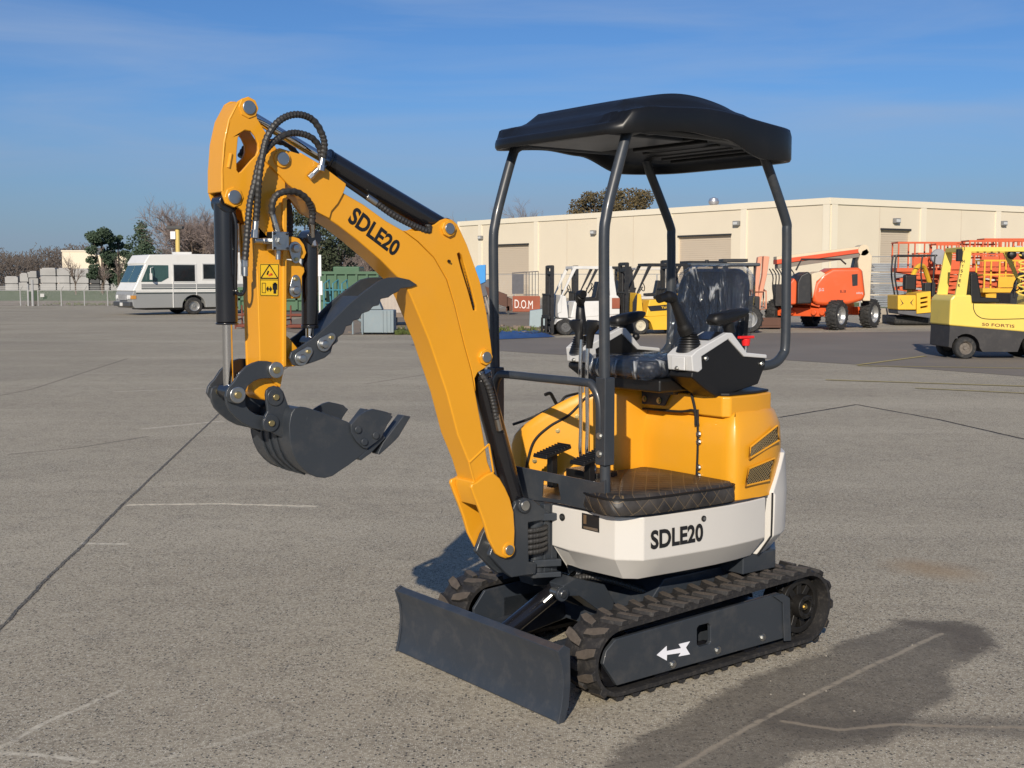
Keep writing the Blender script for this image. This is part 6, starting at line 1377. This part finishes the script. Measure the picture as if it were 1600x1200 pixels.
yf = forklift([(9.882,24.366)][0][0], [(9.882,24.366)][0][1]+.55, R(1), FY_, FB, FY_, 'large yellow forklift with black lower chassis at the right edge, nearest of the forklifts', 1.02, lower=mat('chassis_black', (.035, .033, .033), .6, var=.3, scale=3, dust=.1), wheelm=mat('brown_rim', (.14, .12, .10), .6))
for k in range(3):
    q = MB(); q.lathe([(.02, 0), (.07, .02), (.09, .10), (.085, .12), (.02, .12)], (.20+.24*k, -.50, 2.06), 'Y', 14); q.cyl((.20+.24*k, -.44, 2.08), (.20+.24*k, -.44, 2.2), .012, seg=6); q.xf(Matrix.Identity(4)); q.build('work_light', BLK, yf)
q = MB(); q.box((-.88, -.50, 2.05), (.10, .10, .24)); q.build('rear_light', BLK, yf, bevel=.01)
q = MB(); q.tube(spline([(.42+(.12 if i % 2 else -.10), -.46+.0*i, 2.06-.075*i) for i in range(12)], 4), .018, 6); q.build('coiled_cord', FY_, yf)
text_quad('HYSTER', [(-.862, -W_+.026, 1.34), (-.862+.055, -W_+.026, 1.34), (-.862+.055, -W_+.026, 1.34), (-.862, -W_+.026, 1.34)]) if False else None
for i, ch in enumerate('HYSTER'):
    z = 1.93-.095*i; xx = -.80-.035*(i*.43); text_quad(ch, [(xx-.022, -.526, z-.03), (xx+.022, -.526, z-.03), (xx+.022, -.526, z+.03), (xx-.022, -.526, z+.03)], .02).build('lettering', DECAL, yf, smooth=0)
text_quad('50 FORTIS', [(-.40, -.5415, .66), (.25, -.5415, .62), (.25, -.5415, .68), (-.40, -.5415, .72)], .01).build('lettering', mat('maroon_print', (.16, .03, .02), .6), yf, smooth=0)
a = MB(); a.tube(spline([(-.58, -.537, 1.1), (-.57, -.537, .98), (-.48, -.537, .85), (-.25, -.537, .79), (.5, -.537, .80)], 8), .008, 6); a.build('hood_seam', DECAL, yf)
wf = forklift([(2.067,34.788)][0][0]+.05, 35.4, R(180+12), FW, FB, FW, 'white forklift facing left with a rust stained rear, left of the near canopy post', .90, wheelm=mat('grey_rim', (.1, .1, .1), .6))
a = MB(); a.box((-.90, .555, 1.02), (.26, .03, .34)); a.box((-.86, .555, .50), (.26, .03, .22)); a.build('rust_patch', RUSO, wf, bevel=.01)
YK = forklift([(4.346,35.609)][0][0], 36.0, R(180+14), FYY, FB, FB, 'amber yellow forklift with black guard and silver gas tank, between the canopy posts', .94, tank=True, wheelm=mat('cream_rim', (.55, .50, .38), .6), txt=('Yale', FYY, [(.10, .547, .80), (-.14, .547, .81), (-.14, .547, .89), (.10, .547, .88)]))
a = MB(); a.prism([(-.60, .78), (.45, .72), (.55, .88), (-.60, .96)], 'Y', .545, .536); a.build('dark_band', FB, YK, smooth=0)
forklift((3.129,40,1.6)[0], 40, R(180+8), FW2, FB, FB, 'dark masted forklift directly behind the white one', .92)
forklift((6.173,40,1.6)[0], 40, R(180+10), FB, FB, FB, 'black forklift behind the amber one, mast beside the rear canopy post', 1.0)
forklift((4.884,44,1.6)[0], 44, R(180+5), FW2, FB, FW2, 'pale forklift furthest back between the white and amber ones', .92)
# lettering on masts
text_quad('Yale', [(1.226, -.36, 1.65), (1.226, -.36, 1.95), (1.226, -.30, 1.95), (1.226, -.30, 1.65)], .02).build('lettering', FYY, YK, smooth=0)

# small tractor with canopy behind the seat
tk = empty('tractor', ((6.297,37,1.6)[0], 37, 0), R(180)); tag(tk, 'dark tractor with a flat black canopy, hidden behind the excavator seat', 'tractor')
a = MB()
for xx in (-1.0, .75):
    for s in (-1, 1): a.cyl((xx, s*.55, .9), (xx, s*.55, 2.02), .035, seg=8)
a.build('canopy_frame', FB, tk)
a = MB(); a.bb(-1.15, .95, -.7, .7, 2.0, 2.10); a.build('canopy', mat('slate_canopy', (.05, .06, .07), .5), tk, bevel=.04)
a = MB(); a.box((-.45, 0, 2.18), (.75, .8, .10)); a.cyl((.35, 0, 2.1), (.35, 0, 2.2), .06, seg=10); a.build('beacon_mount', FB, tk, bevel=.01)
a = MB(); a.prism([(-1.2, .5), (-1.2, 1.1), (-.2, 1.1), (-.1, .8), (.6, .8), (.8, 1.15), (1.9, 1.05), (1.95, .5)], 'Y', -.45, .45); a.build('body', FB, tk, bevel=.04)
for xx, r_ in ((-.8, .42), (1.4, .34)):
    for s in (-1, 1): wheel(tk, xx, s*.7, r_, .3, RIM, s, lugs=16)

# ------------------------------------------------------------------ boom lift
ORG = mat('lift_orange', (.72, .105, .022), .42, var=.08, scale=1, dust=.10, coat=.2); ORF = mat('faded_lift_orange', (.66, .30, .19), .7, var=.12, scale=2, dust=.1); CRM = mat('lift_cream', (.62, .52, .36), .6, var=.08, dust=.1); ORR = mat('deep_lift_red', (.62, .075, .02), .5, var=.1)
jl = empty('boom_lift', ((10.438,39.5,1.6)[0], 39.5, 0)); tag(jl, 'orange telescopic boom lift with big lugged tyres right of the rear canopy post', 'boom lift')
JX = (10.438,39.5,1.6)[0]
def WX(l, dx=0): return [(x-JX+dx, z) for x, z in l]
ch = Matrix.Rotation(R(-42), 4, 'Z')
# chassis: long axis towards the right and away
a = MB(); a.prism([(-1.0, .45), (-1.15, .75), (-.9, 1.0), (.9, 1.0), (1.15, .75), (1.0, .45)], 'Y', -.55, .55)
cm = Matrix.Translation((-.10, .6, 0)) @ Matrix.Rotation(R(48), 4, 'Z')
a.xf(cm); a.build('chassis', ORG, jl, bevel=.03)
a = MB(); a.bb(-1.35, -1.0, -.95, .95, .42, .70); a.bb(1.0, 1.35, -.95, .95, .42, .70)
for yy in (-.7, -.4, .4, .7): a.cyl((-1.45, yy, .55), (-1.3, yy, .55), .09, seg=10)
a.tube([(-1.4, -.6, .75), (-1.5, -.2, .85), (-1.5, .2, .85), (-1.4, .6, .75)], .045, 8); a.xf(cm); a.build('axle', ORG, jl, bevel=.02)
for xx in (-1.18, 1.18):
    for s in (-1, 1):
        wv = wheel(jl, 0, 0, .47, .36, RIM, s, lugs=22, rimr=.62); p = cm @ Vector((xx, s*1.08, .47)); wv.location = p; wv.rotation_euler = (0, 0, R(48))
a = MB(); a.cyl((0, .4, .98), (0, .4, 1.10), .55, seg=24); a.build('turntable', ORR, jl)
# engine hood
hood_ = WX([(9.003,0.798),(8.984,1.744),(9.125,1.908),(10.297,2.01),(11.018,1.99),(11.145,1.846),(11.247,1.086),(11.189,0.921),(10.696,0.798),(10.119,0.777),(9.664,0.798)])
a = MB(); a.prism(WX([(9.599,0.921),(9.553,1.168),(9.649,1.497),(9.869,1.785),(10.195,1.969),(11.08,1.99),(11.165,1.867),(11.266,1.127),(11.209,0.942),(10.737,0.818),(10.015,0.777),(9.705,0.798)]), 'Y', -1.0, .2); hdj = a.build('engine_cover', ORG, jl, bevel=.12, seg=4)
a = MB(); a.prism(WX([(9.085,0.818),(9.091,1.538),(9.19,1.744),(9.435,1.867),(9.52,1.744),(9.56,0.839)]), 'Y', -.98, .3); a.build('black_panel', FB, jl, bevel=.05)
a = MB(); a.prism(WX([(8.838,0.798),(8.865,1.497),(8.986,1.662),(9.091,1.538),(9.085,0.818)]), 'Y', -.9, .3); a.build('side_cover', ORG, jl, bevel=.05)
a = MB(); a.prism(WX([(9.519,1.785),(9.826,1.867),(9.972,1.785),(9.689,1.538),(9.577,1.004)]), 'Y', -.99, .1); a.build('cream_panel', CRM, jl, bevel=.02)
a = MB(); a.prism(WX([(10.797,1.764),(10.982,1.785),(10.991,1.415),(10.827,1.395)]), 'Y', -1.01, -.99); a.build('vent_grille', FB, jl)
for t_, q in (('BJL', WX([(10.44,1.189),(10.625,1.189),(10.623,1.271),(10.438,1.271)])), ('JLG', WX([(9.758,1.209),(9.923,1.209),(9.921,1.333),(9.756,1.333)])), ('600AJ', WX([(10.957,1.127),(11.163,1.127),(11.161,1.209),(10.955,1.209)]))):
    text_quad('BL-28' if t_ == 'BJL' else t_, [(x, -1.008, z) for x, z in q], .01).build('lettering', DECAL if t_ == 'BJL' else mat('silver_print', (.5, .5, .5), .5), jl, smooth=0)
# tower post and main boom
a = MB(); a.prism(WX([(11.503,0.907),(11.382,1.537),(11.302,2.207),(11.42,2.541),(11.586,2.625),(11.76,2.374),(11.739,1.537),(11.734,0.907)]), 'Y', .1, .7); a.build('boom_tower', CRM, jl, bevel=.02)
a = MB(); a.prism(WX([(11.164,1.851),(11.257,2.332),(11.507,2.416),(11.395,1.851)]), 'Y', .2, .6); a.build('tilt_cylinder', FB, jl, bevel=.02)
for nm, uv, m_, y0, y1 in (('boom_top', [(8.652,2.353),(11.542,2.698),(11.565,2.625),(8.654,2.249)], CRM, .15, .65), ('boom_side', [(8.654,2.249),(11.565,2.625),(11.547,2.499),(8.657,2.102)], ORR, .12, .68), ('boom_lower', [(8.699,2.102),(11.547,2.499),(11.509,2.353),(8.702,1.956)], mat('boom_grey', (.20, .17, .14), .6), .16, .64)):
    a = MB(); a.prism(WX(uv), 'Y', y0, y1); a.build(nm, m_, jl, bevel=.01)
a = MB(); a.lathe([(.02, -.30), (.18, -.30), (.18, .30), (.02, .30)], (WX([(11.482,2.562)])[0][0], .4, [(11.482,2.562)][0][1]), 'Y', 16); a.build('pivot', CRM, jl)
# jib hanging down with its basket
for uv in ([(7.983,2.327),(8.128,2.368),(8.022,1.329),(8.021,0.181),(7.917,0.118),(7.83,0.286),(7.893,1.538)], [(8.17,2.368),(8.358,2.348),(8.286,1.746),(8.112,0.913),(8.082,0.286),(7.977,0.286),(8.025,1.121),(8.139,1.746)]):
    a = MB(); a.prism(WX(uv), 'Y', -.15, .10); a.build('jib', ORF, jl, bevel=.02)
a = MB(); 
for uv in ((7.817,39.3,1.206), (8.253,39.3,1.227), (8.282,39.3,0.75), (7.848,39.3,0.584)): pass
bk_ = [Vector(p)-Vector((JX, 39.5, 0)) for p in ((7.817,39.3,1.206), (8.253,39.3,1.227), (8.263,39.3,0.667), (7.848,39.3,0.584))]
a.tube(bk_, .03, 6, closed=True); a.tube([p+Vector((.1, .9, .05)) for p in bk_], .03, 6, closed=True)
for p in bk_: a.cyl(p, p+Vector((.1, .9, .05)), .025, seg=6)
a.build('basket_frame', ORF, jl)
a = MB(); a.bb(-2.75, -1.75, -.5, .5, .05, .12); a.bb(-2.75, -1.75, -.5, -.45, .12, .38); a.build('basket_floor', RUST, jl, bevel=.01)
a = MB()
for k in range(8):
    x = -2.05+.10*k; a.tube(spline([(x, .0, 1.95), (x+.1, -.1, 1.7+.05*math.sin(k)), (x+.12, 0, 1.3), (x+.25, .1, .75+.03*k)], 5), .022, 6)
a.box((-1.6, .1, 1.1), (.5, .4, .7)); a.build('hose_bundle', FB, jl)
a = MB(); a.box((-1.42, -.75, 1.05), (.42, .05, .42)); rdp = a.build('red_panel', mat('dark_red', (.30, .02, .03), .5), jl)
text_quad('R7-12', [(-1.60, -.778, .98), (-1.26, -.778, .98), (-1.26, -.778, 1.12), (-1.60, -.778, 1.12)], .02).build('lettering', WDECAL, rdp, smooth=0)
a = MB(); a.tube([(WX([(9.116,1.87)])[0][0], -.6, 1.9), (-1.15, -.6, 2.25), (.1, -.6, 2.25), (.3, -.5, 2.1)], .03, 6); a.build('handrail', FB, jl)
a = MB(); a.cyl((-.55, -.5, .98), (-.0, -.2, .62), .16, seg=14); a.build('exhaust_silencer', mat('galvanised', (.62, .63, .64), .35), jl)

# ------------------------------------------------------------------ small yellow excavator seen from behind
me_ = empty('mini_excavator', ((14.151,42.5,1.6)[0], 42.5, 0)); tag(me_, 'small amber mini excavator seen from behind, left of the large yellow forklift', 'mini excavator')
MX = (14.151,42.5,1.6)[0]
def WM(l): return [(x-MX, z) for x, z in l]
a = MB(); a.prism(WM([(13.334,1.069),(13.978,1.069),(13.993,0.558),(13.348,0.558)]), 'Y', -.7, .5); a.build('counterweight', FYY, me_, bevel=.04)
a = MB(); a.prism(WM([(13.998,1.135),(14.485,1.202),(14.507,0.469),(14.019,0.425)]), 'Y', -.65, .5, [WM([(14.136,0.98),(14.379,1.024),(14.381,0.958),(14.138,0.913)]), WM([(14.141,0.825),(14.384,0.869),(14.386,0.803),(14.143,0.758)]), WM([(14.145,0.669),(14.389,0.714),(14.39,0.647),(14.147,0.603)])]); a.build('side_cover', FYY, me_, bevel=.01)
for x0 in (1403, 1422):
    pass
a = MB(); a.prism(WM([(13.403,0.958),(13.497,0.78),(13.411,0.692),(13.542,0.78)]), 'Y', -.705, -.7); a.prism(WM([(13.892,0.958),(13.763,0.803),(13.878,0.692),(13.808,0.803)]), 'Y', -.705, -.7); a.build('rear_marks', FB, me_, smooth=0)
a = MB(); a.prism(WM([(13.37,0.558),(14.529,0.492),(14.513,0.269),(13.396,0.425)]), 'Y', -.6, .5); a.build('lower_frame', mat('grey_steel', (.1, .1, .11), .7), me_, bevel=.02)
a = MB(); a.bb(-.75, .75, -.2, .9, .02, .34); a.build('rubber_tracks', TYR, me_, bevel=.12, seg=3)
a = MB()
pf_ = [Vector((x, y, z)) for (x, z), y in zip(WM([(13.468,1.046),(13.337,1.755),(13.364,2.373),(13.429,2.439)]), (-.3,)*4)]; pg = [Vector((p.x+1.35, p.y, p.z)) for p in pf_]
a.tube(spline(pf_, 5), .03, 8); a.tube(spline([p+Vector((-.15 if i < 1 else 0, 0, 0)) for i, p in enumerate(pg)], 5), .03, 8); a.tube(spline([p+Vector((.2, 1.0, 0)) for p in pf_], 5), .03, 8); a.tube(spline([p+Vector((-.1, 1.0, 0)) for p in pg], 5), .03, 8)
tz = pf_[-1].z
a.tube([pf_[-1], pg[-1], pg[-1]+Vector((-.1, 1, 0)), pf_[-1]+Vector((.2, 1, 0))], .03, 8, closed=True); a.build('canopy_frame', FB, me_)
a = MB(); a.box((-.10, .3, 1.5), (.42, .3, .55)); a.build('seat', BLK, me_, bevel=.06, seg=3)
a = MB(); a.tube(spline([(.1, 1.0, 1.0), (.5, 1.6, 1.9), (1.0, 2.2, 2.1), (1.4, 2.6, 1.5)], 6), .09, 8); a.build('boom', FYY, me_)
a = MB(); a.box((.55, .2, 1.25), (.4, .35, .5)); a.build('console', FB, me_, bevel=.04)

# ------------------------------------------------------------------ scissor lifts
OR2 = mat('scissor_orange', (.60, .11, .035), .5, var=.12, scale=1, dust=.1)
def scissor(x, y, label, h, L=2.1, m_=None, base=.0):
    m_ = m_ or OR2
    e = empty('scissor_lift', (x, y, 0)); tag(e, label, 'scissor lift', 'scissor lifts parked behind the large forklift')
    a = MB(); a.bb(-L/2, L/2, -.38, .38, .18, .52); a.build('base', mat('lift_base_grey', (.45, .44, .42), .5), e, bevel=.02)
    for xx in (-L/2+.25, L/2-.25):
        for s in (-1, 1): wheel(e, xx, s*.42, .19, .12, mat('grey_rim', (.1, .1, .1), .6), s)
    for k in range(4):
        a = MB(); z = .60+(h-1.72+.0)*.25*k; dz = (h-1.75)*.25
        for s in (-.3, .3):
            for sg in (1, -1):
                p0 = Vector((-L/2+.15, s, z+(0 if sg > 0 else dz))); p1 = Vector((L/2-.15, s+(.04 if sg > 0 else 0), z+(dz if sg > 0 else 0))); d = p1-p0
                q = MB(); q.box((0, 0, 0), (d.length, .05, .11)); q.xf(Matrix.Translation((p0+p1)/2) @ Matrix.Rotation(-math.atan2(d.z, d.x), 4, 'Y')); a.add(q.v, q.f)
        a.build('scissor_arms', m_, e, bevel=.006)
    a = MB(); a.bb(-L/2, L/2, -.40, .40, h-1.15, h-1.0); a.build('platform', m_, e, bevel=.01)
    a = MB()
    for z in (h, h-.5):
        for s in (-.38, .38): a.bb(-L/2, L/2, s-.025, s+.025, z-.05, z)
        for xx in (-L/2+.03, L/2-.03): a.bb(xx-.025, xx+.025, -.35, .35, z-.05, z)
    for i in range(5):
        for s in (-.38, .38): a.bb(-L/2+.02+(L-.09)*i/4, -L/2+.07+(L-.09)*i/4, s-.022, s+.022, h-1.0, h-.052)
    a.build('guard_rail', m_, e, smooth=0)
    a = MB(); a.box((L/2-.2, -.42, h-.35), (.26, .12, .28)); a.build('control_box', mat('lift_base_grey', (.45, .44, .42), .5), e, bevel=.02)
    a = MB(); a.box((-L*.1, -.41, h-.78), (L*.32, .03, .38)); a.build('side_panel', m_, e, smooth=0)
    return e
for i, (px_, D, h, L, lb) in enumerate(((1446, 47, 3.05, 2.6, 'orange scissor lift with white notice boards, leftmost of the row'), (1500, 46, 2.95, 2.3, 'orange scissor lift seen through the large forklift guard'), (1545, 45, 3.05, 2.0, 'orange scissor lift right of the seat back of the large forklift'), (1592, 46.5, 3.1, 2.0, 'orange scissor lift cut by the right edge'), (1475, 50, 2.7, 2.6, 'orange scissor lift in the second row, lower platform'), (1572, 50.5, 3.3, 2.4, 'orange scissor lift in the second row, tallest'))):
    scissor((0,1,1.6)[0]+(px_-800)*D/1885, D, lb, h, L)
for i, (px_, pz, D, lb) in enumerate(((1478, 402, 46, 'round grey fan on the leftmost scissor lift platform'),)):
    a = MB(); a.lathe([(.02, 0), (.28, .02), (.30, .10), (.02, .12)], ((px_-800)*D/1885-.55, D-.6, 1.6+(437-pz)*D/1885), 'Y', 20); tag(a.build('grey_fan', mat('grey_plate', (.30, .30, .31), .5)), lb, 'fan')
a = MB(); a.box(((16.359,46,2.495)[0], 46.4, (16.359,46,2.495)[2]), (.42, .04, .42)); tag(a.build('notice_board', mat('white_sheet', (.72, .72, .72), .6)), 'white notice board hanging on the leftmost scissor lift rails', 'notice board')
ys = scissor((17.674,44,1.6)[0], 43, 'yellow railed scissor lift in front of the orange ones, behind the forklift pillar', 2.3, 2.2, mat('scissor_yellow', (.72, .40, .03), .5, var=.1))
a = MB()
for k in range(3): a.tube(spline([((16.596,40,1.6)[0], 40+.2*k, 1.0), ((16.702,40,1.6)[0]+.1*k, 40+.1*k, 1.7), ((17.019,40,1.6)[0]+.1*k, 40.4, 1.75), ((17.336,40,1.6)[0], 40.4, 1.1)], 6), .04, 8)
a.bb((16.49,40,1.6)[0], (17.759,40,1.6)[0], 40, 41.2, .3, 1.15)
tag(a.build('compressor', FB, bevel=.02), 'dark compressor with looped hoses behind the front of the large forklift', 'compressor')

# silver sheet bundles behind the fence, kerb
SLV = mat('silver_sheet', (.42, .44, .46), .38, metal=.6, var=.35, scale=1.2, bump=.6, bscale=5)
for i, (z0, z1, x0, x1, lb) in enumerate(((.25, .82, 1362, 1444, 'bottom bundle of silver sheet metal behind the tall fence'), (.88, 1.40, 1363, 1440, 'second bundle of silver sheet metal from the ground'), (1.46, 1.95, 1360, 1437, 'third bundle of silver sheet metal from the ground'), (2.01, 2.42, 1362, 1440, 'topmost bundle of silver sheet metal'))):
    a = MB(); X0 = (x0-800)*60/1885; X1 = (x1-800)*60/1885; n = 5
    for k in range(n): zz = z0+(z1-z0)*k/n; dx = .08*math.sin(k*2.1+i); a.bb(X0+dx, X1+dx, 60+.05*(k % 2), 61.2, zz, zz+(z1-z0)/n-.02)
    tag(a.build('sheet_bundle', SLV, bevel=.01), lb, 'sheet metal bundle', 'silver sheet bundles')
a = MB(); a.bb((13.218,44.5,1.6)[0], (14.159,44.5,1.6)[0], 44.5, 45., 0, .55); a.bb((14.206,44.5,1.6)[0], 40, 46., 46.5, 0, .5); tag(a.build('concrete_barrier', mat('barrier_concrete', (.33, .29, .24), .9, var=.2, scale=.8, bump=.4, bscale=8), bevel=.04), 'low concrete barrier right of the boom lift tyre', 'barrier')
